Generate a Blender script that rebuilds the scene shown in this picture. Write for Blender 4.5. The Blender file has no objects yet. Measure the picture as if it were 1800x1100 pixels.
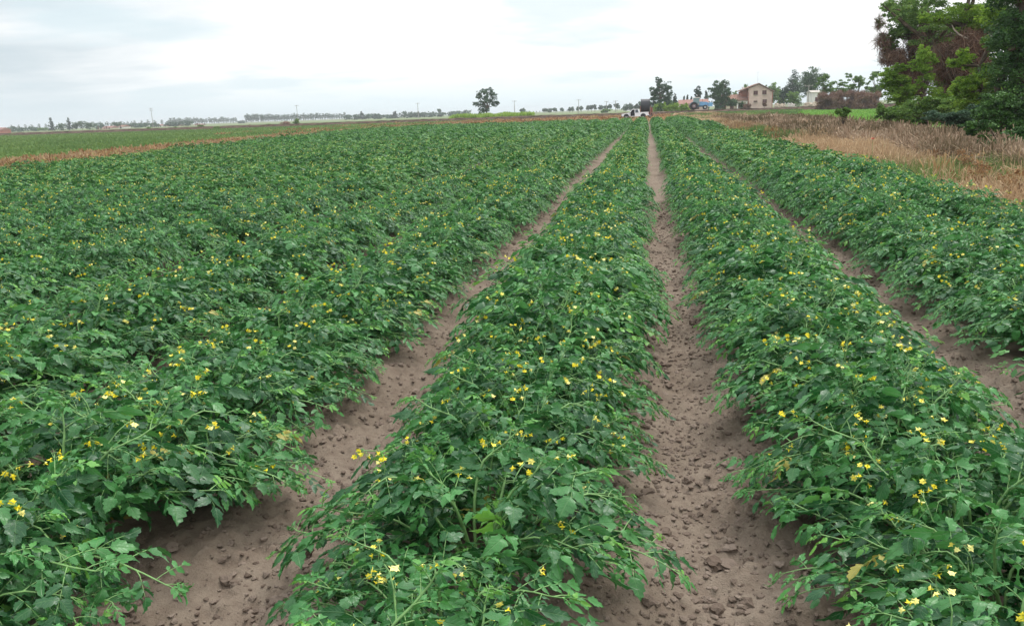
import bpy, bmesh, math, random
import numpy as np
from mathutils import Vector, Matrix
R = math.radians
sc = bpy.context.scene
COL = sc.collection
# ------------------------------------------------------------------ camera
F, CX, CY, HC = 1440.0, 900.0, 550.0, 1.6
def _cam_axes():
    a = np.array([-900, 550-229.0, -F]); b = np.array([900, 550-(229.0-0.0345*1800), -F])
    up = np.cross(b, a); up /= np.linalg.norm(up)
    if up[1] < 0: up = -up
    y = np.array([1137-CX, CY-190.0, -F]); y -= up*y.dot(up); y /= np.linalg.norm(y)
    x = np.cross(y, up)
    return np.array([x, y, up])          # rows: world axes in camera coordinates; world = M @ cam
CM = _cam_axes()
cam_d = bpy.data.cameras.new('camera'); cam = bpy.data.objects.new('camera', cam_d); COL.objects.link(cam)
mw = Matrix([list(CM[i])+[0] for i in range(3)]+[[0,0,0,1]])
mw.translation = Vector((0, 0, HC)); cam.matrix_world = mw
cam_d.sensor_width = 36; cam_d.lens = 36*F/1800; cam_d.clip_start = 0.05; cam_d.clip_end = 9000
sc.camera = cam
sc.render.resolution_x, sc.render.resolution_y = 1024, 625
def pt(px, py, Y):
    d = CM @ np.array([px-CX, CY-py, -F]); t = Y/d[1]
    return float(t*d[0]), float(HC+t*d[2])
def px_m(Y): return Y/F*1.0              # metres per photo pixel at distance Y (roughly)
def depth(p): return -float((np.array(p)-np.array([0,0,HC])) @ CM[:,2])
# ------------------------------------------------------------------ view, world, sun
sc.view_settings.view_transform = 'Standard'; sc.view_settings.look = 'None'
sc.view_settings.exposure = 0.50; sc.view_settings.gamma = 1.0
SUN_EL, SUN_AZ = R(58), R(35)            # azimuth from +Y towards +X
w = bpy.data.worlds.new('World'); sc.world = w; w.use_nodes = True
nt = w.node_tree; nt.nodes.clear()
def N(t, typ, **kw):
    n = t.nodes.new(typ)
    for k, v in kw.items():
        if k.startswith('i_'): n.inputs[k[2:].replace('_', ' ')].default_value = v
        else: setattr(n, k, v)
    return n
def mathn(t, op, a, b=None, clamp=False):
    n = t.nodes.new('ShaderNodeMath'); n.operation = op; n.use_clamp = clamp
    for i, s in enumerate((a, b)):
        if s is None: continue
        if isinstance(s, (int, float)): n.inputs[i].default_value = s
        else: t.links.new(s, n.inputs[i])
    return n.outputs[0]
def mixc(t, fac, a, b):
    n = t.nodes.new('ShaderNodeMix'); n.data_type = 'RGBA'
    for s, idx in ((fac, 0), (a, 6), (b, 7)):
        if isinstance(s, (int, float)): n.inputs[idx].default_value = s
        elif isinstance(s, tuple): n.inputs[idx].default_value = (*s, 1)
        else: t.links.new(s, n.inputs[idx])
    return n.outputs[2]
def ramp(t, s, a, b, c0=0.0, c1=1.0):
    n = t.nodes.new('ShaderNodeMapRange'); n.interpolation_type = 'SMOOTHSTEP'
    n.inputs[1].default_value = a; n.inputs[2].default_value = b
    n.inputs[3].default_value = c0; n.inputs[4].default_value = c1
    t.links.new(s, n.inputs[0]); return n.outputs[0]
sky = N(nt, 'ShaderNodeTexSky', sky_type='NISHITA', sun_disc=False, sun_elevation=SUN_EL, sun_rotation=SUN_AZ, air_density=1.5, dust_density=3.0)
skys = nt.nodes.new('ShaderNodeVectorMath'); skys.operation = 'SCALE'; skys.inputs[3].default_value = 0.10
nt.links.new(sky.outputs[0], skys.inputs[0])
tc = N(nt, 'ShaderNodeTexCoord'); sep = N(nt, 'ShaderNodeSeparateXYZ'); nt.links.new(tc.outputs['Generated'], sep.inputs[0])
zz = mathn(nt, 'ADD', mathn(nt, 'MAXIMUM', sep.outputs[2], 0.0), 0.12)
cmb = N(nt, 'ShaderNodeCombineXYZ'); nt.links.new(mathn(nt, 'DIVIDE', sep.outputs[0], zz), cmb.inputs[0]); nt.links.new(mathn(nt, 'DIVIDE', sep.outputs[1], zz), cmb.inputs[1])
n1 = N(nt, 'ShaderNodeTexNoise'); n1.inputs['Scale'].default_value = 0.55; n1.inputs['Detail'].default_value = 7; n1.inputs['Roughness'].default_value = 0.55; n1.inputs['Distortion'].default_value = 0.3
nt.links.new(cmb.outputs[0], n1.inputs['Vector'])
n2 = N(nt, 'ShaderNodeTexNoise'); n2.inputs['Scale'].default_value = 1.7; n2.inputs['Detail'].default_value = 5
mp = N(nt, 'ShaderNodeMapping'); mp.inputs['Location'].default_value = (7.3, 2.2, 0); nt.links.new(cmb.outputs[0], mp.inputs[0]); nt.links.new(mp.outputs[0], n2.inputs['Vector'])
# cloud brightness: dull grey-blue towards -X, bright ahead and to the right
side = ramp(nt, sep.outputs[0], -0.68, -0.25)
dens = mathn(nt, 'ADD', mathn(nt, 'MULTIPLY', n1.outputs[0], 0.75), mathn(nt, 'MULTIPLY', n2.outputs[0], 0.25))
f1 = ramp(nt, mathn(nt, 'ADD', dens, mathn(nt, 'MULTIPLY', side, 0.21)), 0.36, 0.70)
hz = ramp(nt, sep.outputs[2], 0.0, 0.07)
cloud = mixc(nt, f1, (0.46, 0.54, 0.59), (0.86, 0.86, 0.865))
low = mixc(nt, side, (0.56, 0.64, 0.68), (0.64, 0.74, 0.775))
n3 = N(nt, 'ShaderNodeTexNoise'); n3.inputs['Scale'].default_value = 0.9; n3.inputs['Detail'].default_value = 4
mp3 = N(nt, 'ShaderNodeMapping'); mp3.inputs['Location'].default_value = (3.1, 11.7, 0); nt.links.new(cmb.outputs[0], mp3.inputs[0]); nt.links.new(mp3.outputs[0], n3.inputs['Vector'])
cloud = mixc(nt, mathn(nt, 'MULTIPLY', ramp(nt, n3.outputs[0], 0.50, 0.66), 0.65), cloud, (0.53, 0.64, 0.69))
cloud = mixc(nt, hz, low, cloud)
fin = mixc(nt, 0.93, skys.outputs[0], cloud)
up_b = ramp(nt, sep.outputs[2], 0.25, 0.9, 1.0, 1.8)
vs = nt.nodes.new('ShaderNodeVectorMath'); vs.operation = 'SCALE'; nt.links.new(fin, vs.inputs[0]); nt.links.new(up_b, vs.inputs[3])
bg = N(nt, 'ShaderNodeBackground'); nt.links.new(vs.outputs[0], bg.inputs[0]); bg.inputs[1].default_value = 1.0
wo = N(nt, 'ShaderNodeOutputWorld'); nt.links.new(bg.outputs[0], wo.inputs[0])
sd = bpy.data.lights.new('sun', 'SUN'); sd.energy = 1.5; sd.angle = R(14); sd.color = (1.0, 0.96, 0.9)
so = bpy.data.objects.new('sun', sd); COL.objects.link(so)
sv = Vector((math.sin(SUN_AZ)*math.cos(SUN_EL), math.cos(SUN_AZ)*math.cos(SUN_EL), math.sin(SUN_EL)))
so.rotation_euler = sv.to_track_quat('Z', 'Y').to_euler(); so.location = (20, 30, 60)

# ------------------------------------------------------------------ materials
MATS = {}
def newmat(name):
    m = bpy.data.materials.new(name); m.use_nodes = True; t = m.node_tree; t.nodes.clear()
    out = t.nodes.new('ShaderNodeOutputMaterial'); MATS[name] = m
    return m, t, out
def principled(t, out, base, rough=0.7, spec=0.3, metal=0.0, bump=None, bstr=0.5, bdist=0.02, trans=0.0):
    p = t.nodes.new('ShaderNodeBsdfPrincipled')
    if isinstance(base, tuple): p.inputs['Base Color'].default_value = (*base, 1)
    else: t.links.new(base, p.inputs['Base Color'])
    if isinstance(rough, (int, float)): p.inputs['Roughness'].default_value = rough
    else: t.links.new(rough, p.inputs['Roughness'])
    p.inputs['Specular IOR Level'].default_value = spec; p.inputs['Metallic'].default_value = metal
    if bump is not None:
        b = t.nodes.new('ShaderNodeBump'); b.inputs['Strength'].default_value = bstr; b.inputs['Distance'].default_value = bdist
        t.links.new(bump, b.inputs['Height']); t.links.new(b.outputs[0], p.inputs['Normal'])
    if trans > 0:
        tl = t.nodes.new('ShaderNodeBsdfTranslucent'); mx = t.nodes.new('ShaderNodeMixShader'); mx.inputs[0].default_value = trans
        br = t.nodes.new('ShaderNodeHueSaturation'); br.inputs['Value'].default_value = 1.5; br.inputs['Hue'].default_value = 0.48
        if isinstance(base, tuple): br.inputs['Color'].default_value = (*base, 1)
        else: t.links.new(base, br.inputs['Color'])
        t.links.new(br.outputs[0], tl.inputs[0])
        t.links.new(p.outputs[0], mx.inputs[1]); t.links.new(tl.outputs[0], mx.inputs[2]); t.links.new(mx.outputs[0], out.inputs[0])
    else: t.links.new(p.outputs[0], out.inputs[0])
    return p
def noise(t, scale, detail=4, rough=0.55, vec=None, dist=0.0):
    n = t.nodes.new('ShaderNodeTexNoise'); n.inputs['Scale'].default_value = scale; n.inputs['Detail'].default_value = detail
    n.inputs['Roughness'].default_value = rough; n.inputs['Distortion'].default_value = dist
    if vec is None:
        g = t.nodes.new('ShaderNodeNewGeometry'); vec = g.outputs['Position']
    t.links.new(vec, n.inputs['Vector']); return n.outputs[0]
def posmap(t, scale):
    g = t.nodes.new('ShaderNodeNewGeometry'); m = t.nodes.new('ShaderNodeMapping'); m.inputs['Scale'].default_value = scale
    t.links.new(g.outputs['Position'], m.inputs[0]); return m.outputs[0]
def attr(t, name='v'):
    a = t.nodes.new('ShaderNodeAttribute'); a.attribute_name = name; return a.outputs['Fac']
def leafmat(name, dark, light, third=None, rough=0.5, spec=0.35, trans=0.25, veins=False):
    """dark..light by the per-leaf age attribute; `third` for the youngest/yellowing leaves"""
    m, t, out = newmat(name)
    v = attr(t)
    c = mixc(t, ramp(t, v, 0.05, 0.85), dark, light)
    if third: c = mixc(t, ramp(t, v, 0.85, 1.0), c, third)
    if 'tomato' in name: c = mixc(t, ramp(t, v, 1.1, 1.3), c, (0.42, 0.33, 0.07))
    bump = None
    if veins:
        uv = t.nodes.new('ShaderNodeUVMap'); s = t.nodes.new('ShaderNodeSeparateXYZ'); t.links.new(uv.outputs[0], s.inputs[0])
        au = mathn(t, 'ABSOLUTE', mathn(t, 'SUBTRACT', s.outputs[0], 0.5))
        mid = ramp(t, au, 0.0, 0.05, 1.0, 0.0)
        sv_ = mathn(t, 'SINE', mathn(t, 'MULTIPLY', mathn(t, 'SUBTRACT', s.outputs[1], mathn(t, 'MULTIPLY', au, 0.55)), 42.0))
        side_ = ramp(t, sv_, 0.75, 1.0)
        vv = mathn(t, 'MAXIMUM', mid, mathn(t, 'MULTIPLY', side_, 0.6))
        c = mixc(t, mathn(t, 'MULTIPLY', vv, 0.35), c, (0.16, 0.30, 0.12))
        bump = mathn(t, 'ADD', mathn(t, 'MULTIPLY', mathn(t, 'SUBTRACT', 0.0, vv), 0.6), mathn(t, 'MULTIPLY', noise(t, 90, 2), 0.8))
        principled(t, out, c, rough, spec, trans=trans, bump=bump, bstr=0.6, bdist=0.003)
    else:
        principled(t, out, c, rough, spec, trans=trans)
    return m
def plain(name, col, rough=0.6, spec=0.4, metal=0.0, var=0.15, scale=6.0, bs=0.0):
    m, t, out = newmat(name)
    n = noise(t, scale, 5)
    c = mixc(t, ramp(t, n, 0.3, 0.7), tuple(x*(1-var) for x in col), tuple(min(1, x*(1+var)) for x in col))
    principled(t, out, c, rough, spec, metal, bump=noise(t, scale*6, 3) if bs else None, bstr=bs or 0.1)
    return m
leafmat('tomato_leaf', (0.010, 0.075, 0.022), (0.062, 0.248, 0.055), (0.15, 0.39, 0.055), rough=0.38, spec=0.5, trans=0.2, veins=True)
leafmat('tomato_leaf_far', (0.015, 0.085, 0.022), (0.070, 0.220, 0.044), (0.15, 0.31, 0.058), rough=0.5, spec=0.35, trans=0.16)
plain('tomato_stem', (0.16, 0.30, 0.10), 0.55, 0.35, var=0.25, scale=30)
m, t, out = newmat('flower_yellow'); principled(t, out, mixc(t, attr(t), (0.88, 0.73, 0.03), (0.90, 0.86, 0.38)), 0.5, 0.2)
m, t, out = newmat('flower_far'); principled(t, out, mixc(t, attr(t), (0.62, 0.56, 0.07), (0.70, 0.67, 0.28)), 0.6, 0.2)
# soil
m, t, out = newmat('soil')
nb = noise(t, 1.1, 5); nm = noise(t, 14, 6, 0.65); nf = noise(t, 120, 4, 0.7)
c = mixc(t, ramp(t, nb, 0.3, 0.7), (0.190, 0.150, 0.114), (0.255, 0.207, 0.162))
c = mixc(t, ramp(t, nm, 0.35, 0.62), mixc(t, 0.5, c, (0.13, 0.093, 0.072)), c)
c = mixc(t, mathn(t, 'MULTIPLY', ramp(t, nf, 0.45, 0.75), 0.35), c, (0.27, 0.215, 0.17))
hb = mathn(t, 'ADD', mathn(t, 'MULTIPLY', nm, 0.6), mathn(t, 'MULTIPLY', nf, 0.25))
principled(t, out, c, 0.95, 0.1, bump=hb, bstr=1.0, bdist=0.03)
m, t, out = newmat('clod')
c = mixc(t, attr(t), (0.15, 0.112, 0.088), (0.27, 0.215, 0.175))
principled(t, out, c, 0.95, 0.1, bump=noise(t, 160, 4, 0.7), bstr=0.8, bdist=0.01)
# plain beyond the levee: strips of pale green and tan
m, t, out = newmat('far_ground')
nA = noise(t, 1.0, 4, 0.6, posmap(t, (0.0022, 0.012, 1))); nB = noise(t, 0.25, 5)
c = mixc(t, ramp(t, nA, 0.42, 0.58), (0.10, 0.17, 0.065), (0.20, 0.20, 0.11))
c = mixc(t, ramp(t, nB, 0.3, 0.8), c, (0.16, 0.19, 0.09))
principled(t, out, c, 0.95, 0.1)
m, t, out = newmat('grass_ground')
c = mixc(t, ramp(t, noise(t, 0.35, 5), 0.35, 0.65), (0.085, 0.15, 0.05), (0.20, 0.19, 0.085))
principled(t, out, c, 0.95, 0.1, bump=noise(t, 6, 4), bstr=0.6, bdist=0.1)
m, t, out = newmat('dry_ground')
c = mixc(t, ramp(t, noise(t, 1.2, 5), 0.35, 0.65), (0.20, 0.13, 0.08), (0.31, 0.22, 0.14))
principled(t, out, c, 0.95, 0.1, bump=noise(t, 9, 4), bstr=0.6, bdist=0.1)
m, t, out = newmat('lawn_ground')
c = mixc(t, ramp(t, noise(t, 0.25, 4), 0.35, 0.7), (0.11, 0.25, 0.05), (0.17, 0.31, 0.075))
principled(t, out, c, 0.95, 0.1)
m, t, out = newmat('track_dirt')
c = mixc(t, ramp(t, noise(t, 0.8, 5), 0.35, 0.65), (0.32, 0.27, 0.21), (0.43, 0.38, 0.31))
principled(t, out, c, 0.95, 0.1)
m, t, out = newmat('levee_earth')
c = mixc(t, ramp(t, noise(t, 1.6, 6, 0.65, posmap(t, (0.5, 1, 2))), 0.35, 0.65), (0.045, 0.030, 0.022), (0.13, 0.09, 0.062))
principled(t, out, c, 0.95, 0.1, bump=noise(t, 5, 4), bstr=0.8, bdist=0.15)
leafmat('dry_grass', (0.22, 0.145, 0.075), (0.46, 0.34, 0.20), (0.58, 0.46, 0.30), 0.7, 0.2, 0.2)
leafmat('brown_weed', (0.12, 0.095, 0.050), (0.34, 0.25, 0.17), (0.46, 0.36, 0.26), 0.8, 0.15, 0.1)
leafmat('rust_weed', (0.20, 0.11, 0.05), (0.38, 0.25, 0.12), (0.36, 0.31, 0.14), 0.8, 0.15, 0.15)
leafmat('green_grass', (0.075, 0.15, 0.045), (0.15, 0.24, 0.07), (0.33, 0.30, 0.13), 0.7, 0.2, 0.2)
leafmat('lawn_grass', (0.10, 0.24, 0.04), (0.18, 0.34, 0.07), (0.22, 0.37, 0.1), 0.7, 0.2, 0.25)
leafmat('leaf_dark', (0.020, 0.060, 0.020), (0.055, 0.125, 0.035), None, 0.5, 0.35, 0.15)
leafmat('leaf_mid', (0.050, 0.115, 0.026), (0.14, 0.25, 0.055), None, 0.6, 0.18, 0.28)
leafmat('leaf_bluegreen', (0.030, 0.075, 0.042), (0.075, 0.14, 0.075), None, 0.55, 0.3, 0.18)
leafmat('leaf_bright', (0.15, 0.27, 0.035), (0.29, 0.44, 0.07), (0.36, 0.48, 0.10), 0.55, 0.3, 0.3)
leafmat('leaf_locust', (0.075, 0.165, 0.022), (0.20, 0.35, 0.045), (0.30, 0.45, 0.08), 0.6, 0.15, 0.4)
leafmat('leaf_ivy', (0.016, 0.055, 0.014), (0.070, 0.165, 0.034), (0.13, 0.28, 0.06), 0.5, 0.22, 0.15)
leafmat('leaf_conifer', (0.016, 0.045, 0.028), (0.040, 0.080, 0.045), None, 0.6, 0.2, 0.08)
leafmat('leaf_brown', (0.11, 0.060, 0.040), (0.24, 0.145, 0.098), (0.36, 0.25, 0.18), 0.8, 0.15, 0.15)
leafmat('thicket_brown', (0.16, 0.095, 0.070), (0.30, 0.195, 0.15), (0.38, 0.27, 0.21), 0.85, 0.1, 0.15)
leafmat('twig_brown', (0.12, 0.070, 0.050), (0.27, 0.18, 0.135), (0.46, 0.38, 0.31), 0.85, 0.1, 0.0)
plain('bark', (0.11, 0.085, 0.065), 0.9, 0.1, var=0.4, scale=5, bs=0.6)
plain('bark_pale', (0.34, 0.29, 0.235), 0.85, 0.1, var=0.3, scale=8, bs=0.4)
plain('stucco_pink', (0.56, 0.43, 0.37), 0.9, 0.15, var=0.12, scale=0.8, bs=0.2)
plain('stucco_cream', (0.52, 0.45, 0.33), 0.9, 0.15, var=0.15, scale=0.8, bs=0.2)
plain('stucco_white', (0.72, 0.70, 0.67), 0.9, 0.15, var=0.1, scale=0.5)
def brickmat(name, c1, c2, mortar, sc_):
    m, t, out = newmat(name)
    tcn = t.nodes.new('ShaderNodeTexCoord'); b = t.nodes.new('ShaderNodeTexBrick'); b.inputs['Scale'].default_value = sc_
    b.inputs['Color1'].default_value = (*c1, 1); b.inputs['Color2'].default_value = (*c2, 1); b.inputs['Mortar'].default_value = (*mortar, 1)
    mpn = t.nodes.new('ShaderNodeMapping'); mpn.inputs['Rotation'].default_value = (R(90), 0, 0); t.links.new(tcn.outputs['Object'], mpn.inputs[0]); t.links.new(mpn.outputs[0], b.inputs[0])
    c = mixc(t, ramp(t, noise(t, 1.5, 4), 0.3, 0.7, 0.0, 0.35), b.outputs[0], c1)
    principled(t, out, c, 0.9, 0.15, bump=b.outputs[1], bstr=-0.2)
brickmat('brick_red', (0.36, 0.13, 0.085), (0.28, 0.10, 0.07), (0.36, 0.25, 0.2), 4.0)
def tilemat(name, c1, c2):
    m, t, out = newmat(name)
    tcn = t.nodes.new('ShaderNodeTexCoord'); wv = t.nodes.new('ShaderNodeTexWave'); wv.inputs['Scale'].default_value = 1.3; wv.inputs['Distortion'].default_value = 0.4
    t.links.new(tcn.outputs['Object'], wv.inputs[0])
    c = mixc(t, ramp(t, noise(t, 1.7, 6), 0.3, 0.7), c1, c2)
    c = mixc(t, mathn(t, 'MULTIPLY', wv.outputs[1], 0.3), c, tuple(x*0.5 for x in c1))
    principled(t, out, c, 0.9, 0.15, bump=wv.outputs[1], bstr=0.6, bdist=0.06)
tilemat('tile_brown', (0.21, 0.115, 0.085), (0.33, 0.20, 0.155))
tilemat('tile_red', (0.28, 0.15, 0.125), (0.35, 0.21, 0.18))
plain('shutter', (0.085, 0.032, 0.030), 0.6, 0.3)
plain('wood_door', (0.12, 0.06, 0.035), 0.7, 0.3)
plain('concrete', (0.42, 0.39, 0.35), 0.9, 0.15, var=0.2, scale=3, bs=0.3)
plain('pole_grey', (0.33, 0.31, 0.29), 0.8, 0.2)
plain('paint_white', (0.78, 0.80, 0.83), 0.3, 0.5, var=0.03, scale=3)
plain('paint_blue', (0.16, 0.36, 0.62), 0.45, 0.4, var=0.12, scale=3)
plain('paint_darkblue', (0.05, 0.12, 0.19), 0.5, 0.4, var=0.15, scale=3)
plain('paint_teal', (0.22, 0.33, 0.36), 0.5, 0.4, var=0.1, scale=3)
plain('paint_grey', (0.35, 0.38, 0.38), 0.5, 0.4)
plain('rust_red', (0.26, 0.10, 0.08), 0.7, 0.3, var=0.3, scale=8)
plain('black_rubber', (0.022, 0.022, 0.024), 0.8, 0.3)
plain('black_hose', (0.020, 0.022, 0.028), 0.42, 0.5, var=0.3, scale=5)
plain('dark_interior', (0.012, 0.012, 0.014), 0.8, 0.2)
plain('plastic_dark', (0.03, 0.03, 0.033), 0.6, 0.4)
plain('rim_metal', (0.55, 0.55, 0.57), 0.35, 0.5, metal=0.5)
plain('rim_purple', (0.20, 0.12, 0.13), 0.7, 0.3)
plain('glass_dark', (0.03, 0.045, 0.05), 0.06, 0.8, var=0.02)
plain('glass_tint', (0.16, 0.26, 0.26), 0.08, 0.8, var=0.05)
plain('lamp_glass', (0.7, 0.72, 0.74), 0.1, 0.8)
plain('lamp_red', (0.45, 0.02, 0.02), 0.2, 0.6)
plain('poppy_red', (0.75, 0.03, 0.015), 0.5, 0.3)
plain('plastic_sheet', (0.75, 0.76, 0.76), 0.4, 0.4, var=0.05)
plain('rubble', (0.38, 0.32, 0.25), 0.9, 0.1, var=0.3, scale=2)

# ------------------------------------------------------------------ mesh helpers
class MB:
    """collects geometry; builds one mesh object"""
    def __init__(s): s.v = []; s.f = {}; s.a = []; s.uv = {}; s.n = 0
    def add(s, v, f, a=0.5, uv=None):
        v = np.asarray(v, np.float32).reshape(-1, 3); f = np.asarray(f, np.int64)
        k = f.shape[1]; s.v.append(v); s.f.setdefault(k, []).append(f+s.n); s.n += len(v)
        s.a.append(np.full(len(v), a, np.float32) if np.isscalar(a) else np.asarray(a, np.float32))
        s.uv.setdefault(k, []).append(np.asarray(uv, np.float32)[f.ravel()] if uv is not None else np.zeros((f.size, 2), np.float32))
        return s
    def merge(s, o, M=None):
        for i, (v, a) in enumerate(zip(o.v, o.a)): pass
    def arrays(s):
        V = np.concatenate(s.v); A = np.concatenate(s.a)
        return V, A, {k: np.concatenate(x) for k, x in s.f.items()}, {k: np.concatenate(x) for k, x in s.uv.items()}
    def mesh(s, name, mat, smooth=False, uvs=False, attrs=True):
        V, A, Fd, U = s.arrays(); me = bpy.data.meshes.new(name)
        ks = sorted(Fd); nl = sum(Fd[k].size for k in ks); npol = sum(len(Fd[k]) for k in ks)
        me.vertices.add(len(V)); me.vertices.foreach_set('co', V.ravel())
        me.loops.add(nl); me.loops.foreach_set('vertex_index', np.concatenate([Fd[k].ravel() for k in ks]).astype(np.int32))
        me.polygons.add(npol)
        tot = np.concatenate([np.full(len(Fd[k]), k) for k in ks]); st = np.concatenate([[0], np.cumsum(tot)[:-1]])
        me.polygons.foreach_set('loop_start', st.astype(np.int32)); me.polygons.foreach_set('loop_total', tot.astype(np.int32))
        me.update(calc_edges=True)
        if attrs:
            at = me.attributes.new('v', 'FLOAT', 'POINT'); at.data.foreach_set('value', A)
        if uvs:
            ul = me.uv_layers.new(name='UVMap'); ul.data.foreach_set('uv', np.concatenate([U[k].ravel() for k in ks]))
        me.polygons.foreach_set('use_smooth', np.full(npol, smooth))
        me.materials.append(MATS[mat]); return me
    def build(s, name, mat, parent=None, smooth=False, uvs=False):
        return mk(name, s.mesh(name, mat, smooth, uvs), parent)
    # primitives
    def box(s, c, d, a=0.5, rz=0.0, taper=1.0, bev=0.0):
        x, y, z = d[0]/2, d[1]/2, d[2]/2
        if bev > 0:
            bm = bmesh.new(); bmesh.ops.create_cube(bm, size=1.0)
            for v in bm.verts: v.co = Vector((v.co.x*d[0], v.co.y*d[1], v.co.z*d[2]))
            bmesh.ops.bevel(bm, geom=bm.edges[:], offset=bev, segments=2, profile=0.6, affect='EDGES')
            bmesh.ops.triangulate(bm, faces=bm.faces[:])
            v = np.array([q.co[:] for q in bm.verts]); bm.verts.index_update(); f = np.array([[q.index for q in p.verts] for p in bm.faces]); bm.free()
        else:
            v = np.array([(i*x, j*y, k*z) for k in (-1, 1) for j in (-1, 1) for i in (-1, 1)], float)
            f = np.array([(0, 2, 3, 1), (4, 5, 7, 6), (0, 1, 5, 4), (2, 6, 7, 3), (0, 4, 6, 2), (1, 3, 7, 5)])
        v[:, :2] *= np.where(v[:, 2:3] > 0, taper, 1.0)
        if rz: v = v @ np.array([[math.cos(rz), math.sin(rz), 0], [-math.sin(rz), math.cos(rz), 0], [0, 0, 1]])
        return s.add(v+np.array(c), f, a)
    def tube(s, pts, rad, n=6, a=0.5, cap=False):
        pts = np.asarray(pts, float); m = len(pts); rad = np.broadcast_to(np.asarray(rad, float), (m,))
        tg = np.gradient(pts, axis=0); tg /= np.linalg.norm(tg, axis=1)[:, None]+1e-9
        up = np.array([0, 0, 1.0]) if abs(tg[:, 2]).mean() < 0.8 else np.array([1.0, 0, 0])
        u = np.cross(tg, up); u /= np.linalg.norm(u, axis=1)[:, None]+1e-9; w_ = np.cross(u, tg)
        th = np.linspace(0, 2*math.pi, n, endpoint=False)
        V = pts[:, None]+rad[:, None, None]*(np.cos(th)[None, :, None]*u[:, None]+np.sin(th)[None, :, None]*w_[:, None])
        i = np.arange(m-1)[:, None]*n; j = np.arange(n)[None]; j2 = (j+1) % n
        f = np.stack([i+j, i+j2, i+n+j2, i+n+j], -1).reshape(-1, 4)
        s.add(V.reshape(-1, 3), f, a)
        if cap:
            for q in (0, m-1):
                c = np.vstack([V[q], pts[q]]); k = np.arange(n); s.add(c, np.stack([k, (k+1) % n, np.full(n, n)], 1), a)
        return s
    def cyl(s, c, r, h, axis='z', n=24, a=0.5):
        d = {'x': (1, 0, 0), 'y': (0, 1, 0), 'z': (0, 0, 1)}[axis]; d = np.array(d, float); c = np.array(c, float)
        return s.tube([c-d*h/2, c+d*h/2], r, n, a, cap=True)
    def prism(s, poly, axis, lo, hi, a=0.5, inset=None):
        """extrude a 2-D outline; axis 'y': outline is (x,z); axis 'x': outline is (y,z)"""
        bm = bmesh.new()
        def P(p, h): return (p[0], h, p[1]) if axis == 'y' else (h, p[0], p[1])
        a0 = [bm.verts.new(P(p, lo)) for p in poly]; a1 = [bm.verts.new(P(p, hi)) for p in poly]
        bm.faces.new(a0); bm.faces.new(a1[::-1]); n = len(poly)
        for i in range(n): bm.faces.new((a0[i], a0[(i+1) % n], a1[(i+1) % n], a1[i]))
        bmesh.ops.recalc_face_normals(bm, faces=bm.faces[:]); bmesh.ops.triangulate(bm, faces=bm.faces[:])
        bm.verts.index_update()
        v = np.array([q.co[:] for q in bm.verts]); f = np.array([[q.index for q in p.verts] for p in bm.faces]); bm.free()
        return s.add(v, f, a)
    def quads(s, c, u, w_, a):
        """leaf quads: centres c, half-axes u and w_; diamond outline"""
        n = len(c); V = np.stack([c-u, c+w_, c+u, c-w_], 1).reshape(-1, 3)
        return s.add(V, np.arange(4*n).reshape(-1, 4), np.repeat(a, 4))
def mk(name, me, parent=None):
    o = bpy.data.objects.new(name, me); COL.objects.link(o)
    if parent is not None: o.parent = parent
    return o
def tag(o, label=None, cat=None, group=None, kind=None):
    if label: o['label'] = label
    if cat: o['category'] = cat
    if group: o['group'] = group
    if kind: o['kind'] = kind
    return o
def empty(name, loc, label, cat, group=None, rz=0.0):
    o = bpy.data.objects.new(name, None); COL.objects.link(o); o.location = loc; o.rotation_euler = (0, 0, rz); o.empty_display_size = 0.3
    return tag(o, label, cat, group)
KIDS = {}
def copy_thing(o, label, loc, rz=0.0, scl=None, group=None):
    c = o.copy(); COL.objects.link(c); c.location = loc; c.rotation_euler = (0, 0, rz)
    if scl: c.scale = scl
    c['label'] = label
    if group: c['group'] = group
    for ch in o.children:
        d = ch.copy(); COL.objects.link(d); d.parent = c
        for g in ch.children:
            e = g.copy(); COL.objects.link(e); e.parent = d
    return c
def vnoise(x, y, seed=0):
    x = np.asarray(x, float); y = np.asarray(y, float); xi = np.floor(x).astype(np.int64); yi = np.floor(y).astype(np.int64)
    xf = x-xi; yf = y-yi; xf = xf*xf*(3-2*xf); yf = yf*yf*(3-2*yf)
    def h(a, b):
        n = (a*374761393+b*668265263+seed*1442695041) & 0xffffffff
        n = ((n ^ (n >> 13))*1274126177) & 0xffffffff
        return ((n ^ (n >> 16)) & 0xffff)/65535.0
    return (h(xi, yi)*(1-xf)+h(xi+1, yi)*xf)*(1-yf)+(h(xi, yi+1)*(1-xf)+h(xi+1, yi+1)*xf)*yf
def unit(v): v = np.asarray(v, float); return v/(np.linalg.norm(v, axis=-1, keepdims=True)+1e-9)
rng = np.random.default_rng(11)

# ------------------------------------------------------------------ layout constants
SP, G0 = 1.62, 0.22                      # row spacing; centre of the bare furrow nearest the camera line
ROWS = [G0-SP/2+SP*k for k in range(-18, 3)]+[3.85]
ROWS = [x-0.14 if k < 16 else x for k, x in enumerate(ROWS)]; ROWS[16] += 0.13
F_END = 98.0; F_LEFT = ROWS[0]-0.9; F_RIGHT = ROWS[-1]+0.6
def left_edge(y): return -(17.5+.155*np.minimum(y, 75.0))
def levee_y(x): return 206.0-0.13*(x-0)*(x < 0)-0.10*x*(x >= 0)

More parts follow.
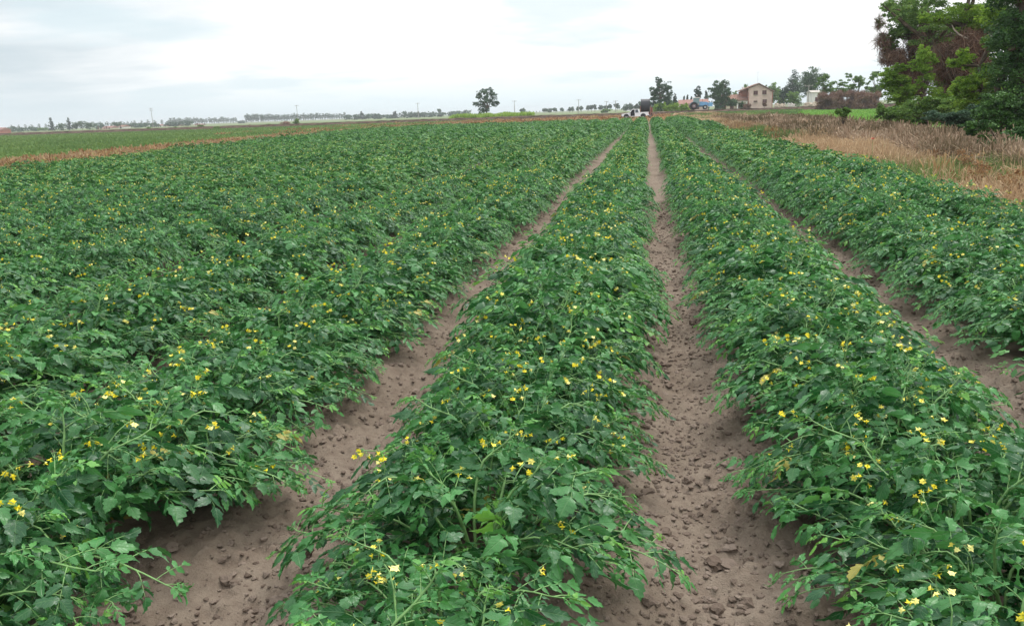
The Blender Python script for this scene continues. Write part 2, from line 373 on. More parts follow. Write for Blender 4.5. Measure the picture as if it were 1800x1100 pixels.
# ------------------------------------------------------------------ ground
def sheet(name, x0, x1, y0, y1, z, mat, nx=2, ny=2):
    X, Y = np.meshgrid(np.linspace(x0, x1, nx), np.linspace(y0, y1, ny)); Z = np.full(X.shape, z)
    V = np.stack([X, Y, Z], -1).reshape(-1, 3); i = np.arange(ny-1)[:, None]*nx; j = np.arange(nx-1)[None]
    f = np.stack([i+j, i+j+1, i+nx+j+1, i+nx+j], -1).reshape(-1, 4)
    return tag(MB().add(V, f).build(name, mat), kind='structure')
sheet('ground', -3600, 3600, -200, 4200, -0.16, 'far_ground', 40, 40)
def poly_sheet(name, pts, z, mat):
    me = bpy.data.meshes.new(name); me.from_pydata([(x, y, z) for x, y in pts], [], [tuple(range(len(pts)))]); me.materials.append(MATS[mat])
    return tag(mk(name, me), kind='structure')
poly_sheet('dry_verge', [(F_RIGHT-0.2, -6), (60, -6), (60, 24), (8, 62), (8, levee_y(8)), (-420, levee_y(-420)), (-420, 150), (F_LEFT-6, 150), (F_LEFT-6, F_END-1), (F_RIGHT-0.2, F_END-1)], -0.12, 'dry_ground')
poly_sheet('grass_strip', [(-500, 10), (left_edge(10)-6, 10), (left_edge(75)-6, 75), (left_edge(75)-6, 186), (-30, 190), (-420, 240), (-500, 240)], -0.108, 'grass_ground')
poly_sheet('weedy_margin', [(left_edge(10)-6.5, 10), (F_LEFT+6, -6), (F_LEFT+0.3, F_END+4), (F_LEFT-7.5, F_END+4)], -0.104, 'dry_ground')
poly_sheet('olive_grass', [(7.5, 58), (14, 50), (15, 92), (27, levee_y(27)-2), (8, levee_y(8)-2)], -0.110, 'grass_ground')
poly_sheet('green_field', [(15, 80), (13.9, 50), (90, 50), (110, levee_y(110)-3), (27, levee_y(27)-3)], -0.106, 'lawn_ground')

def soil_z(X, Y):
    ph = (X-G0)/SP; d = np.abs(ph-np.round(ph))*SP             # distance to furrow centre
    Z = -0.07*np.exp(-(d/0.22)**2)-0.02
    wob = 0.05*(vnoise(X*0.7, Y*0.5, 3)-0.5)
    near = np.clip(1.3-Y/26, 0, 1)
    rough = .5+.9*vnoise(X*1.7, Y*1.7, 8)
    n24 = vnoise(X*26+.4*np.sin(Y*30), Y*26, 6); n50 = vnoise(X*52, Y*52+X*9, 7)
    Z += wob+near*rough*(0.045*(vnoise(X*9, Y*9, 5)-0.5)+0.050*np.clip(n24-.55, 0, 1)**1.0*vnoise(X*7, Y*7, 12)*2+0.022*np.clip(n50-.5, 0, 1)+.010*(n24-.5))
    # crumbly edges beside the furrow centre
    Z += near*0.03*np.exp(-((d-0.33)/0.12)**2)*vnoise(X*13, Y*13, 9)
    return Z
def field_soil():
    xs = np.concatenate([np.linspace(F_LEFT-0.4, -6.0, 120)[:-1], np.linspace(-6.0, -3.4, 90)[:-1], np.arange(-3.4, 3.4, 0.017), np.linspace(3.4, F_RIGHT+0.3, 60)])
    ys = [0.6]
    while ys[-1] < F_END+1: ys.append(ys[-1]+max(0.016, ys[-1]*0.0085))
    ys = np.array([-4, -2, -0.5]+ys)
    X, Y = np.meshgrid(xs, ys)
    Z = soil_z(X, Y)
    Z = np.where(X < left_edge(Y)-1.5, -.20, Z)
    V = np.stack([X, Y, Z], -1).reshape(-1, 3); nx = len(xs); i = np.arange(len(ys)-1)[:, None]*nx; j = np.arange(nx-1)[None]
    f = np.stack([i+j, i+j+1, i+nx+j+1, i+nx+j], -1).reshape(-1, 4)
    tag(MB().add(V, f).build('field_soil', 'soil', smooth=True), kind='structure')
field_soil()

def ico(sub):
    bm = bmesh.new(); bmesh.ops.create_icosphere(bm, subdivisions=sub, radius=1.0); bm.verts.index_update()
    v = np.array([q.co[:] for q in bm.verts]); f = np.array([[q.index for q in p.verts] for p in bm.faces]); bm.free(); return v, f
I1, I2 = ico(1), ico(2)
def clods():
    mb = MB(); n = 32000
    YC = 1.6+14*rng.random(n)**1.6; XC = G0+SP*rng.choice([-2, -1, -1, 0, 0, 0, 1, 1], n)+rng.normal(0, .29, n); ZC = soil_z(XC, YC)
    for q in range(n):
        x, y = float(XC[q]), float(YC[q])
        big = rng.random() < 0.02
        r = rng.uniform(0.010, 0.030) if big else .002+.014*rng.random()**2.4
        v, f = I2 if big else I1
        u = v*(1+0.75*(rng.random((len(v), 1))-0.5)); u = u*np.array([rng.uniform(.8, 1.4), rng.uniform(.8, 1.3), rng.uniform(.5, .9)])*r
        a = rng.random()*6.28; c, s_ = math.cos(a), math.sin(a); u = u @ np.array([[c, s_, 0], [-s_, c, 0], [0, 0, 1]])
        z = float(ZC[q])+r*.2
        mb.add(u+np.array([x, y, z]), f, rng.random())
    tag(mb.build('soil_clods', 'clod'), 'crumbly brown soil clods scattered in the bare furrows', 'soil clods', kind='stuff')
clods()

# ------------------------------------------------------------------ tomato plants
def leaflet(lod):
    if lod == 0:
        ts = np.array([0, .12, .22, .34, .44, .56, .66, .78, .88, 1.0]); hw = np.array([.02, .22, .20, .34, .27, .29, .18, .17, .07, .0])
        adv = np.array([0, .0, -.02, .04, -.02, .05, -.02, .05, 0, 0])
    elif lod == 1:
        ts = np.array([0, .3, .62, 1.0]); hw = np.array([.03, .28, .24, 0]); adv = np.zeros(4)
    else:
        ts = np.array([0, .45, 1.0]); hw = np.array([.0, .30, 0]); adv = np.zeros(3)
    return ts, hw, adv
def leaflet_mesh(lod, fold, droop, curl):
    ts, hw, adv = leaflet(lod); n = len(ts); V = []; UV = []
    for k, t in enumerate(ts):
        zc = -droop*t*t
        for sx in (-1, 0, 1):
            V.append((sx*hw[k], t-(adv[k] if sx else 0)*-1, zc+abs(sx)*hw[k]*fold+(curl*math.sin(t*9+sx) if sx else 0))); UV.append((0.5+0.5*sx*hw[k]/0.31, t))
    f = []
    for k in range(n-1):
        for c in (0, 1):
            i = k*3+c; f.append((i, i+1, i+4, i+3))
    return np.array(V), np.array(f), np.array(UV)
LM = {lod: [leaflet_mesh(lod, fo, dr, cu) for fo, dr, cu in ((.5, .45, .06), (.25, .65, .07), (.65, .3, .06), (-.3, .5, .06), (.35, .85, .08))] for lod in (0, 1)}
def frame(d, n):
    d = unit(d); x = unit(np.cross(d, n)); z = np.cross(x, d); return np.stack([x, d, z])   # rows: side, along, normal
def make_plant(seed, lod):
    r = np.random.default_rng(seed); fol = MB(); stm = MB(); quadsC = []; trusses = []
    nb = {0: 25, 1: 25, 2: 15, 3: 14}[lod]
    def put_leaflet(p, d, nrm, size, age):
        d = unit(d+r.normal(0, .12, 3)); nrm = unit(nrm+r.normal(0, .30, 3))
        if lod <= 1:
            V, f, uv = LM[lod][r.integers(5)]; Fm = frame(d, nrm); fol.add(p+(V*np.array([r.uniform(.85, 1.15), 1, 1])*size) @ Fm, f, age, uv)
        else:
            Fm = frame(d, nrm); quadsC.append((p+Fm[1]*size*.5-Fm[2]*size*.06, Fm[1]*size*.55, Fm[0]*size*.33, age))
    def put_leaf(p, d, L, age):
        d = unit(d); side = unit(np.cross(d, (0, 0, 1))); nrm = np.cross(side, d); nrm = unit(nrm+r.normal(0, .35, 3))
        side = unit(np.cross(d, nrm)); m = 4; q = [p]; dd = d.copy(); tang = [d]
        for k in range(m):
            dd = unit(dd+np.array([0, 0, -0.20])); q.append(q[-1]+dd*L/m); tang.append(dd)
        if lod <= 1: stm.tube(q, np.linspace(.0022, .001, m+1), 3)
        sz = L*r.uniform(.42, .52); put_leaflet(q[-1], tang[-1]+np.array([0, 0, -.15]), nrm, sz, age)
        ks = ((2, .62), (3, .85)) if lod < 3 else ((3, 1.0),)
        for k, f_ in ks:
            for s_ in (-1, 1):
                put_leaflet(q[k], tang[k]*.55+side*s_+np.array([0, 0, -.12]), nrm, sz*f_*r.uniform(.85, 1.1), age)
        if lod <= 1 and L > .10:
            for s_ in (-1, 1): put_leaflet(q[1], tang[1]*.4+side*s_, nrm, sz*.42, age)
    for b in range(nb):
        az = 2*math.pi*(b+r.uniform(-.35, .35))/nb*2.0; az -= .38*math.sin(2*az); inner = b % 3 == 0
        reach = r.uniform(.12, .38) if inner else r.uniform(.40, .66); H = r.uniform(.34, .45) if inner else r.uniform(.16, .36)
        hx, hy = math.cos(az)*reach, math.sin(az)*reach*.5
        T = np.linspace(0, 1, 9); bend = r.uniform(-.08, .08)
        P = np.stack([hx*T+bend*np.sin(T*3)*math.sin(az), hy*T-bend*np.sin(T*3)*math.cos(az), 0.01+H*np.sin(np.clip(T*1.25, 0, 1.05)*math.pi/2)**1.1+(.07*(T > .8)*(T-.8)/.2 if r.random() < .5 else -.05*T**3)], 1)
        if lod <= 2: stm.tube(P, np.linspace(.0062, .0024, 9), 5 if lod == 0 else 3)
        nl = {0: 9, 1: 9, 2: 7, 3: 4}[lod]; L0 = {0: .8, 1: .8, 2: 1.08, 3: 1.6}[lod]
        for k in range(nl):
            t_ = .18+.82*(k+r.random()*.6)/nl; i = min(7, int(t_*8)); p = P[i]+(P[i+1]-P[i])*(t_*8-i)
            tg = unit(P[i+1]-P[i]); sd_ = 1 if k % 2 else -1; out_ = unit(np.cross(tg, (0, 0, 1)))*sd_
            d = tg*r.uniform(.3, .8)+out_*r.uniform(.5, 1.0)+np.array([0, 0, r.uniform(.15, .75)])
            young = t_ > .86
            put_leaf(p, d, (r.uniform(.12, .20) if not young else r.uniform(.07, .12))*L0, float(np.clip(r.normal(.42, .22)+(.3 if young else 0), 0, 1)) if r.random() > .003 else 1.25)
        # growing tip
        for k in range(3): put_leaf(P[-1], unit(P[-1]-P[-2])+r.normal(0, .4, 3)+np.array([0, 0, .5]), r.uniform(.05, .09)*L0, float(r.uniform(.7, 1)))
        if r.random() < .62: trusses.append((P[r.integers(5, 8)], az))
    if quadsC:
        c, u, w_, a = (np.array(x) for x in zip(*quadsC)); fol.quads(c, u, w_, a)
    return fol, stm, trusses
def dome(mb):
    for v_ in mb.v: v_[:, 2] *= .96-.50*np.clip(np.abs(v_[:, 0])/.62, 0, 1.1)**2.4
def truss_mesh(seed, lod):
    r = np.random.default_rng(seed); mb = MB(); st = MB(); fl = []
    L = r.uniform(.045, .085); P = [(0, 0, 0), (.012, 0, L*.5), (.035, 0, L*.85), (.06, 0, L*.95)]
    st.tube(P, [.002, .0017, .0014, .001], 3)
    n = r.integers(1, 5)
    for k in range(n):
        q = np.array(P[2 if k % 2 else 3])+r.normal(0, .008, 3); tip = q+np.array([r.uniform(-.015, .03), r.uniform(-.025, .025), -r.uniform(.0, .012)])
        st.tube([P[2], q, tip], .0009, 3); mb.tube([P[2], q, tip], .0006, 3, a=1.0)
        ax = unit(np.array([r.normal(0, .6), r.normal(-.3, .6), r.normal(-.45, .45)])); pale = float(r.random()**2.4)
        s_ = unit(np.cross(ax, (0.1, .2, 1))); w_ = np.cross(ax, s_)
        nP = 6 if lod == 0 else 5; ln = r.uniform(.0095, .0128)
        for p in range(nP):
            a = 2*math.pi*p/nP; rad = s_*math.cos(a)+w_*math.sin(a); tan = np.cross(ax, rad)
            rf = r.uniform(-.5, .6); p0 = tip; p1 = tip+rad*ln*.55+ax*ln*.12; p2 = tip+rad*ln*1.0-ax*ln*rf
            wd = tan*ln*.30
            mb.add([p0-wd*.5, p0+wd*.5, p1+wd, p1-wd, p2], [(0, 1, 2, 3)], pale); mb.add([p1-wd, p1+wd, p2], [(0, 1, 2)], pale)
        mb.tube([tip, tip+ax*.005, tip+ax*.011], [.0028, .0024, .0006], 5, a=0.0)
    return mb, st
NV = 6
TR = [truss_mesh(900+i, 0) for i in range(7)]
TRM = [mb.mesh('flower_truss', 'flower_yellow') for mb, st in TR]; TSM = [st.mesh('truss_stalk', 'tomato_stem') for mb, st in TR]
PROTO = {}
for lod in (0, 1):
    for i in range(NV):
        fol, stm, tr = make_plant(100+i, lod)
        for q in (fol, stm): dome(q)
        for q in (fol, stm):                         # the row is kept narrow by passing wheels: side shoots are bent back
            for v_ in q.v: v_[:, 0] = np.sign(v_[:, 0])*np.where(np.abs(v_[:, 0]) > .48, .48+(np.abs(v_[:, 0])-.48)*.62, np.abs(v_[:, 0]))
        tr = [(np.array([math.copysign(min(abs(p[0]), .48+(abs(p[0])-.48)*.62) if abs(p[0]) > .48 else abs(p[0]), p[0]), p[1], p[2]*(.96-.50*min(abs(p[0])/.62, 1.1)**2.4)]), az) for p, az in tr]
        PROTO[(lod, i)] = (fol.mesh('foliage', 'tomato_leaf', smooth=(lod == 0), uvs=True), stm.mesh('stem', 'tomato_stem', smooth=True), tr)
FARP = {}
for lod in (2, 3):
    for i in range(8):
        fol, stm, tr = make_plant(300+i, lod); dome(fol); FARP[(lod, i)] = (fol.arrays(), tr)
cand = []
for ri, rx in enumerate(ROWS):
    y = 1.0+0.3*random.Random(ri).random(); rr = np.random.default_rng(50+ri)
    while y < F_END:
        if rx < left_edge(y): y += .36; continue
        vig = 0.86+0.30*float(vnoise(rx*0.6+9, y*0.35, 21)); vigf = 0.9+.2*rr.random()
        cand.append((ri, rx+rr.normal(0, .02), y+rr.normal(0, .04), vig*vigf)); y += 0.36
def inframe(x, y, m=0.0):
    c = depth((x, y, .2))
    if c < .3: return False, c
    d = CM.T @ np.array([x, y, .25-HC]); u = F*d[0]/c; v = F*d[1]/c; e = 0.55*F/c*(1 if m == 0 else 1.2)
    return (abs(u) < 900+e+m and v > -550-e-m), c
vis = []; rest = []
for q in cand:
    ok, c = inframe(q[1], q[2])
    if ok: vis.append((c, q))
    else:
        ok2, c2 = inframe(q[1], q[2], 420)
        if ok2 or (abs(q[1]) < 4 and q[2] < 4): rest.append((max(c2, 2), q))
vis.sort(key=lambda a: a[0]); hero = vis[:300]; rest += vis[300:]
near_k = ROWS.index(min(ROWS, key=lambda r_: abs(r_-(G0-SP/2))))
def row_label(ri):
    k = ri-near_k
    names = {0: 'in the middle row, just left of the straight bare furrow', 1: 'in the first row right of the straight bare furrow', 2: 'in the second row right of the straight bare furrow',
             3: 'in the last row at right, beside the dry grass verge', -1: 'in the second row left of the straight bare furrow', -2: 'in the third row left of the straight bare furrow',
             -3: 'in the fourth row left of the straight bare furrow', -4: 'in the fifth row left of the straight bare furrow', -5: 'in the sixth row left of the straight bare furrow'}
    return names.get(k, 'in the %s row left of the straight bare furrow' % {-6: 'seventh', -7: 'eighth', -8: 'ninth', -9: 'tenth', -10: 'eleventh'}.get(k, 'outermost'))
pr = np.random.default_rng(77)
print('hero depth', hero[-1][0], 'rest', len(rest))
for n_, (c, (ri, x, y, s_)) in enumerate(hero):
    lod = 0 if c < 8.0 else 1; i = int(pr.integers(NV)); fm, sm, tr = PROTO[(lod, i)]
    z0 = -0.01
    o = empty('tomato_plant', (x, y, z0), 'yellow-flowered tomato plant '+row_label(ri), 'tomato plant', 'tomato plants '+row_label(ri), rz=float(pr.choice([0, math.pi])+pr.normal(0, .22)))
    o.scale = (s_*float(pr.uniform(1.12, 1.30) if c < 8 else pr.uniform(1.02, 1.14)), s_, s_*float(pr.uniform(.92, 1.12)))
    mk('foliage', fm, o); mk('stem', sm, o)
    for k, (p, az) in enumerate(tr):
        if abs(p[0]) > .44 or (c > 5 and pr.random() < .35): continue
        j = int(pr.integers(7)); t_ = mk('flower_truss', TRM[j], o); t_.location = (float(p[0]), float(p[1]), float(p[2])+.026); t_.rotation_euler = (float(pr.normal(0, .3)), float(pr.normal(0, .3)), float(pr.uniform(0, 6.28)))
        s2 = mk('stalk', TSM[j], t_)
# the rest of the crop: one mass
def far_crop():
    fol = MB(); flw = MB(); r = np.random.default_rng(5); buckets = {}
    for c, q in rest:
        lod = 2 if c < 42 else 3; buckets.setdefault((lod, int(r.integers(8))), []).append(q)
    for (lod, i), qs in buckets.items():
        (V, A, Fd, U), tr = FARP[(lod, i)]; qs = np.array(qs); n = len(qs)
        an = np.where(r.random(n) < .5, 0, math.pi)+r.normal(0, .25, n); ca, sa = np.cos(an)[:, None], np.sin(an)[:, None]; s_ = qs[:, 3][:, None]
        dx = (V[None, :, 0]*ca-V[None, :, 1]*sa)*s_; lim = .55; dx *= 1.12; dx = np.sign(dx)*np.where(np.abs(dx) > lim, lim+(np.abs(dx)-lim)*.55, np.abs(dx)); x = dx+qs[:, 1][:, None]; y = (V[None, :, 0]*sa+V[None, :, 1]*ca)*s_+qs[:, 2][:, None]
        z = V[None, :, 2]*s_*r.uniform(.9, 1.12, n)[:, None]-.01
        VV = np.stack([x, y, z], -1).reshape(-1, 3); ff = (Fd[4][None]+np.arange(n)[:, None, None]*len(V)).reshape(-1, 4)
        AA = np.clip((A[None]+r.normal(0, .07, n)[:, None]), 0, 1).ravel(); fol.add(VV, ff, AA)
        for (p, az) in tr:
            px_ = (p[0]*ca[:, 0]-p[1]*sa[:, 0])*s_[:, 0]+qs[:, 1]; py_ = (p[0]*sa[:, 0]+p[1]*ca[:, 0])*s_[:, 0]+qs[:, 2]; pz = p[2]*(.96-.50*min(abs(p[0])/.62, 1.1)**2.4)*s_[:, 0]+.085
            for rep in range(2 if lod == 2 else 1):
                cc = np.stack([px_, py_, pz], -1)+r.normal(0, .022, (n, 3)); sz = .0125 if lod == 2 else .0105
                u = unit(r.normal(0, 1, (n, 3)))*sz; w_ = unit(np.cross(u, r.normal(0, 1, (n, 3))))*sz
                flw.quads(cc, u, w_, r.random(n))
    a = tag(fol.build('tomato_crop', 'tomato_leaf_far'), 'continuous green tomato crop filling the field in rows towards the horizon', 'tomato crop', kind='stuff')
    b = flw.build('flower', 'flower_far', a); b['kind'] = 'stuff'
far_crop()

# ------------------------------------------------------------------ grasses
def blades(mb, x, y, z, h, wd, lean, r, a, segs=2, head=0.0):
    n = len(x); az = r.uniform(0, 6.283, n); le = r.normal(0, lean, n); face = r.uniform(0, 3.14, n)
    base = np.stack([x, y, z], -1); dirx = np.stack([np.cos(az), np.sin(az), 0*az], -1); sd_ = np.stack([np.cos(face), np.sin(face), 0*face], -1)*wd[:, None]
    pm = base+dirx*(le*h*.35)[:, None]+np.array([0, 0, 1])*(h*.6)[:, None]; pt_ = base+dirx*(le*h)[:, None]+np.array([0, 0, 1])*(h*(1-.3*np.abs(le)))[:, None]
    wt = (.15+head)
    V = np.stack([base-sd_, base+sd_, pm+sd_*.8, pm-sd_*.8, pt_+sd_*wt, pt_-sd_*wt], 1).reshape(-1, 3)
    i = np.arange(n)[:, None]*6; f = np.concatenate([i+np.array([[0, 1, 2, 3]]), i+np.array([[3, 2, 4, 5]])]); mb.add(V, f, np.repeat(a, 6))
def verge():
    r = np.random.default_rng(3); dry = MB(); rust = MB(); grn = MB()
    n = 260000; y = 6+180*r.random(n)**1.75; wid = np.where(y < 60, 6.8, 6.8+(y-60)*.02); x = F_RIGHT-.15+wid*r.random(n)
    cl = vnoise(x*.9, y*.45, 31)*.6+vnoise(x*2.3, y*1.3, 32)*.4; keep = r.random(n) < .35+cl; x, y, cl = x[keep], y[keep], cl[keep]; n = len(x)
    h = (.22+.55*cl)*r.uniform(.6, 1.15, n)*np.clip((x-F_RIGHT+.5)/1.2, .5, 1); wd = np.clip(.0022+y*.00022, .003, .04)*r.uniform(.6, 1.3, n)
    a = np.clip(-.15+1.0*vnoise(x*.5, y*.22, 33)+.45*r.random(n), 0, 1)
    col = vnoise(x*.35, y*.16, 37)+r.normal(0, .12, n)+np.clip((y-70)/260, 0, .3); isg = col > .56
    blades(dry, x[~isg], y[~isg], 0*x[~isg]-.12, h[~isg], wd[~isg], .62, r, a[~isg], head=.9)
    blades(grn, x[isg], y[isg], 0*x[isg]-.12, h[isg]*.8, wd[isg], .35, r, a[isg])
    # greyish brown dried weeds standing behind the pale grass, and the olive grass further off
    bw = MB(); n = 110000; y = 19+75*r.random(n)**1.3; x = F_RIGHT+2.6+(4.0+np.clip(y-30, 0, 40)*.06)*r.random(n); cl = vnoise(x*1.1, y*.5, 51)*.55+vnoise(x*3, y*1.6, 52)*.45
    k_ = cl+.15*r.random(n) > .50; x, y, cl = x[k_], y[k_], cl[k_]; n = len(x)
    blades(bw, x, y, 0*x-.12, (.25+.85*cl)*r.uniform(.35, 1.1, n), (.003+.00024*y)*r.uniform(.6, 1.4, n), .75, r, np.clip(vnoise(x*.8, y*.4, 53)+r.normal(0, .2, n), 0, 1), head=1.2)
    tag(bw.build('brown_weeds', 'brown_weed'), 'greyish brown dried weeds standing between the pale grass and the green field', 'dried weeds', kind='stuff')
    n = 30000; y = 58+135*r.random(n); x = 7.2+(.5+.19*np.clip(y-55, 0, 200))*r.random(n); blades(grn, x, y, 0*x-.11, r.uniform(.2, .5, n), .02+.0006*y, .4, r, np.clip(vnoise(x*.2, y*.08, 55)+r.normal(0, .2, n), 0, 1))
    # rusty weeds: clumps along the verge and along the left margin and at the far end of the field
    def weeds(n, fx, fy, hh, sc_, left=False):
        cx, cy = fx(n), fy(n)
        if left: cx = cx+left_edge(cy)
        for k in range(n):
            m_ = 26; xx = cx[k]+r.normal(0, .16*sc_, m_); yy = cy[k]+r.normal(0, .16*sc_, m_); hk = hh*r.uniform(.5, 1.2)
            blades(rust, xx, yy, 0*xx-.12, hk*r.uniform(.6, 1.1, m_), np.full(m_, .014*sc_+.00030*cy[k]), .55, r, np.clip(r.random()+r.normal(0, .15, m_), 0, 1), head=.6)
    weeds(60, lambda n: F_RIGHT+r.uniform(.3, 6.5, n), lambda n: 9+60*r.random(n)**1.4, .55, 1.0)
    weeds(1500, lambda n: 0*np.zeros(n)-r.uniform(0.2, 7, n), lambda n: 18+140*r.random(n)**1.3, .5, 2.2, True)
    weeds(500, lambda n: r.uniform(-60, 12, n), lambda n: r.uniform(F_END+1, 200, n), .45, 2.6)
    tag(rust.build('dead_weeds', 'rust_weed'), 'rust brown dead weeds on the margins around the field', 'dead weeds', kind='stuff')
    n = 26000; y = 15+130*r.random(n)**1.3; x = left_edge(y)-r.uniform(-.2, 6.2, n); k_ = vnoise(x*.5, y*.25, 57)+.3*r.random(n) > .5; x, y = x[k_], y[k_]; n = len(x)
    blades(dry, x, y, 0*x-.12, r.uniform(.25, .6, n), .012+.0006*y, .6, r, np.clip(.6*vnoise(x*.3, y*.2, 58)+.2*r.random(n), 0, 1), head=.6)
    tag(dry.build('dry_grass', 'dry_grass'), 'tall beige dry grass on the verge right of the tomato rows', 'dry grass', kind='stuff')
    tag(grn.build('verge_grass', 'green_grass'), 'olive green grass mixed into the dry verge at right', 'grass', kind='stuff')
    # green strip beyond the left margin
    g = MB(); n = 110000; y = 22+175*r.random(n)**1.1; x = left_edge(y)-5.5-(190*r.random(n)**1.5); h = r.uniform(.18, .42, n); a = np.clip(.5*vnoise(x*.05, y*.05, 41)+.6*vnoise(x*.5, y*.3, 43)*r.random(n)+.2*r.random(n), 0, 1)
    k = (y < levee_y(x)-2) & (-x < 70+y*1.3); x, y, h, a = x[k], y[k], h[k], a[k]
    blades(g, x, y, 0*x-.11, h, .04+.0009*y, .5, r, a)
    tag(g.build('meadow_grass', 'green_grass'), 'dull green grass strip beyond the left margin of the tomato field', 'grass', kind='stuff')
    g = MB(); n = 40000; x = r.uniform(13.5, 80, n); y = r.uniform(52, 188, n); k = (x < 6+y*.42) & (x > 14+np.clip(y-85, 0, 200)*.12); x, y = x[k], y[k]; n = len(x)
    blades(g, x, y, 0*x-.11, r.uniform(.12, .3, n), .04+.0006*y, .4, r, r.random(n))
    tag(g.build('field_grass', 'lawn_grass'), 'bright green young crop in the field before the farmhouse', 'green crop', kind='stuff')
verge()

# ------------------------------------------------------------------ levee (earth bank)
def levee():
    xs = np.arange(-420, 150, .8); mb = MB(); n = len(xs); rows_ = []
    prof = [(-1.6, -.13), (-.9, .25), (-.3, .52), (0, .60), (2.6, .64), (3.4, .3), (4.4, -.13)]
    for k, (dy, z) in enumerate(prof):
        hh = z+(.22*(vnoise(xs*.5, k*3.1, 61)-.5)+.12*(vnoise(xs*1.7, k*5.1, 62)-.5) if 0 < k < 6 else 0)
        rows_.append(np.stack([xs, levee_y(xs)+dy+.5*(vnoise(xs*.3, k, 63)-.5), hh+0*xs], -1))
    V = np.stack(rows_).reshape(-1, 3); i = np.arange(len(prof)-1)[:, None]*n; j = np.arange(n-1)[None]
    f = np.stack([i+j, i+j+1, i+n+j+1, i+n+j], -1).reshape(-1, 4)
    tag(mb.add(V, f).build('earth_bank', 'levee_earth'), kind='structure')
    xs = np.arange(5, 150, 2.0); V = np.concatenate([np.stack([xs, levee_y(xs)+a, 0*xs+.86], -1) for a in (.2, 2.4)]); n = len(xs); j = np.arange(n-1)
    tag(mb.__class__().add(V, np.stack([j, j+1, n+j+1, n+j], -1)).build('track', 'track_dirt'), kind='structure')
levee()
poly_sheet('dirt_road', [(-90, 330), (60, 318), (60, 323), (-90, 338)], -0.15, 'track_dirt')

# ------------------------------------------------------------------ trees
def leafcloud(mb, blobs, n, size, r, shell=.5, flat=.0, vnz=.5, cut=.0, droop=0.0):
    """leaf-sized faces spread through ellipsoid blobs; blobs: (x,y,z,rx,ry,rz,density)"""
    B = np.array(blobs, float); p = B[:, 6]*B[:, 3]*B[:, 5]; p /= p.sum(); k = r.choice(len(B), n, p=p)
    d = unit(r.normal(0, 1, (n, 3))); rad = r.random(n)**shell
    # each blob is made of ragged sub-clumps of unequal size
    NS = 15; sd_ = unit(r.normal(0, 1, (len(B), NS, 3)))*(r.uniform(.25, 1.08, (len(B), NS, 1))**.7); wt = r.uniform(.15, 1.3, (len(B), NS)); sg = r.uniform(.15, .36, (len(B), NS))
    cum = np.cumsum(wt/wt.sum(1, keepdims=True), 1); sidx = np.minimum((cum[k] < r.random((n, 1))).sum(1), NS-1)
    g_ = d*(rad*1.35*sg[k, sidx])[:, None]*np.array([1.25, 1.25, .85])
    c = B[k, :3]+(sd_[k, sidx]+g_)*B[k, 3:6]
    nz = vnoise(c[:, 0]*1.3/size*.12+k, c[:, 2]*1.3/size*.12, 71)*.6+vnoise(c[:, 1]/size*.15, c[:, 2]/size*.2+k, 72)*.4
    if cut: q = nz > cut; c, k, nz, sidx = c[q], k[q], nz[q], sidx[q]
    m = len(c); u = unit(r.normal(0, 1, (m, 3))*np.array([1, 1, .7-.4*flat])+np.array([0, 0, -droop])); w_ = unit(np.cross(u, r.normal(0, 1, (m, 3))+np.array([0, 0, flat*2])))
    s_ = size*r.uniform(.6, 1.3, m)[:, None]; cv = ((k*7+sidx*5) % 11)/11.0
    mb.quads(c, u*s_, w_*s_*.6, np.clip(.5+vnz*(cv-.5)+.6*(nz-.5)+r.normal(0, .13, m), 0, 1))
def limbs(mb, h0, blobs, tr, r, base=(0, 0, 0), nn=6, sink=0.0):
    if len(blobs) > 16: blobs = blobs[::3]
    top = np.array([np.mean([b[0] for b in blobs]), np.mean([b[1] for b in blobs]), h0]); b0 = np.array(base, float)
    P = [b0-np.array([0, 0, .3]), b0+(top-b0)*.35+r.normal(0, tr*.4, 3)*[1, 1, 0], b0+(top-b0)*.7+r.normal(0, tr*.4, 3)*[1, 1, 0], top]
    mb.tube(P, [tr*1.25, tr, tr*.85, tr*.7], nn+2)
    for b in blobs:
        e = np.array(b[:3]); st_ = top if e[2] > top[2] else b0+(top-b0)*.7; mid = (st_+e)/2+r.normal(0, .06*np.linalg.norm(e-st_)+1e-3, 3)
        mb.tube([st_, mid, e, e+(e-mid)*.12], [tr*.6, tr*.42, tr*.25, tr*.08], nn)
def tree(name, label, cat, X, Y, z, blobs, th, tr, nleaf, lsize, mat, seed, group=None, bark='bark', scale=1.0, cut=.25, **kw):
    r = np.random.default_rng(seed); o = empty(name, (X, Y, z), label, cat, group); bl = [tuple(np.array(b[:6])*scale)+(b[6] if len(b) > 6 else 1.0,) for b in blobs]
    m1 = MB(); limbs(m1, th*scale, bl, tr*scale, r); m1.build('trunk', bark, o, smooth=True)
    m2 = MB(); leafcloud(m2, bl, nleaf, lsize, r, cut=cut, **kw); m2.build('crown', mat, o)
    return o
def roundb(w_, h, hb, n, r):
    """n blobs filling a crown w wide between hb and h"""
    out = []
    for k in range(n):
        a = r.uniform(0, 6.28); q = r.random()**.5*.33*w_; zc = hb+(h-hb)*r.uniform(.25, .78); rr_ = w_*r.uniform(.20, .31)*(1.1-.5*abs((zc-hb)/(h-hb)-.45))
        out.append((q*math.cos(a), q*math.sin(a), zc, rr_, rr_, min(rr_*.85, (h-zc)), 1.0))
    out.append((0, 0, h-(h-hb)*.22, w_*.2, w_*.2, (h-hb)*.22, 1.0)); out.append((0, 0, hb+(h-hb)*.45, w_*.3, w_*.3, (h-hb)*.35, 1.0)); return out
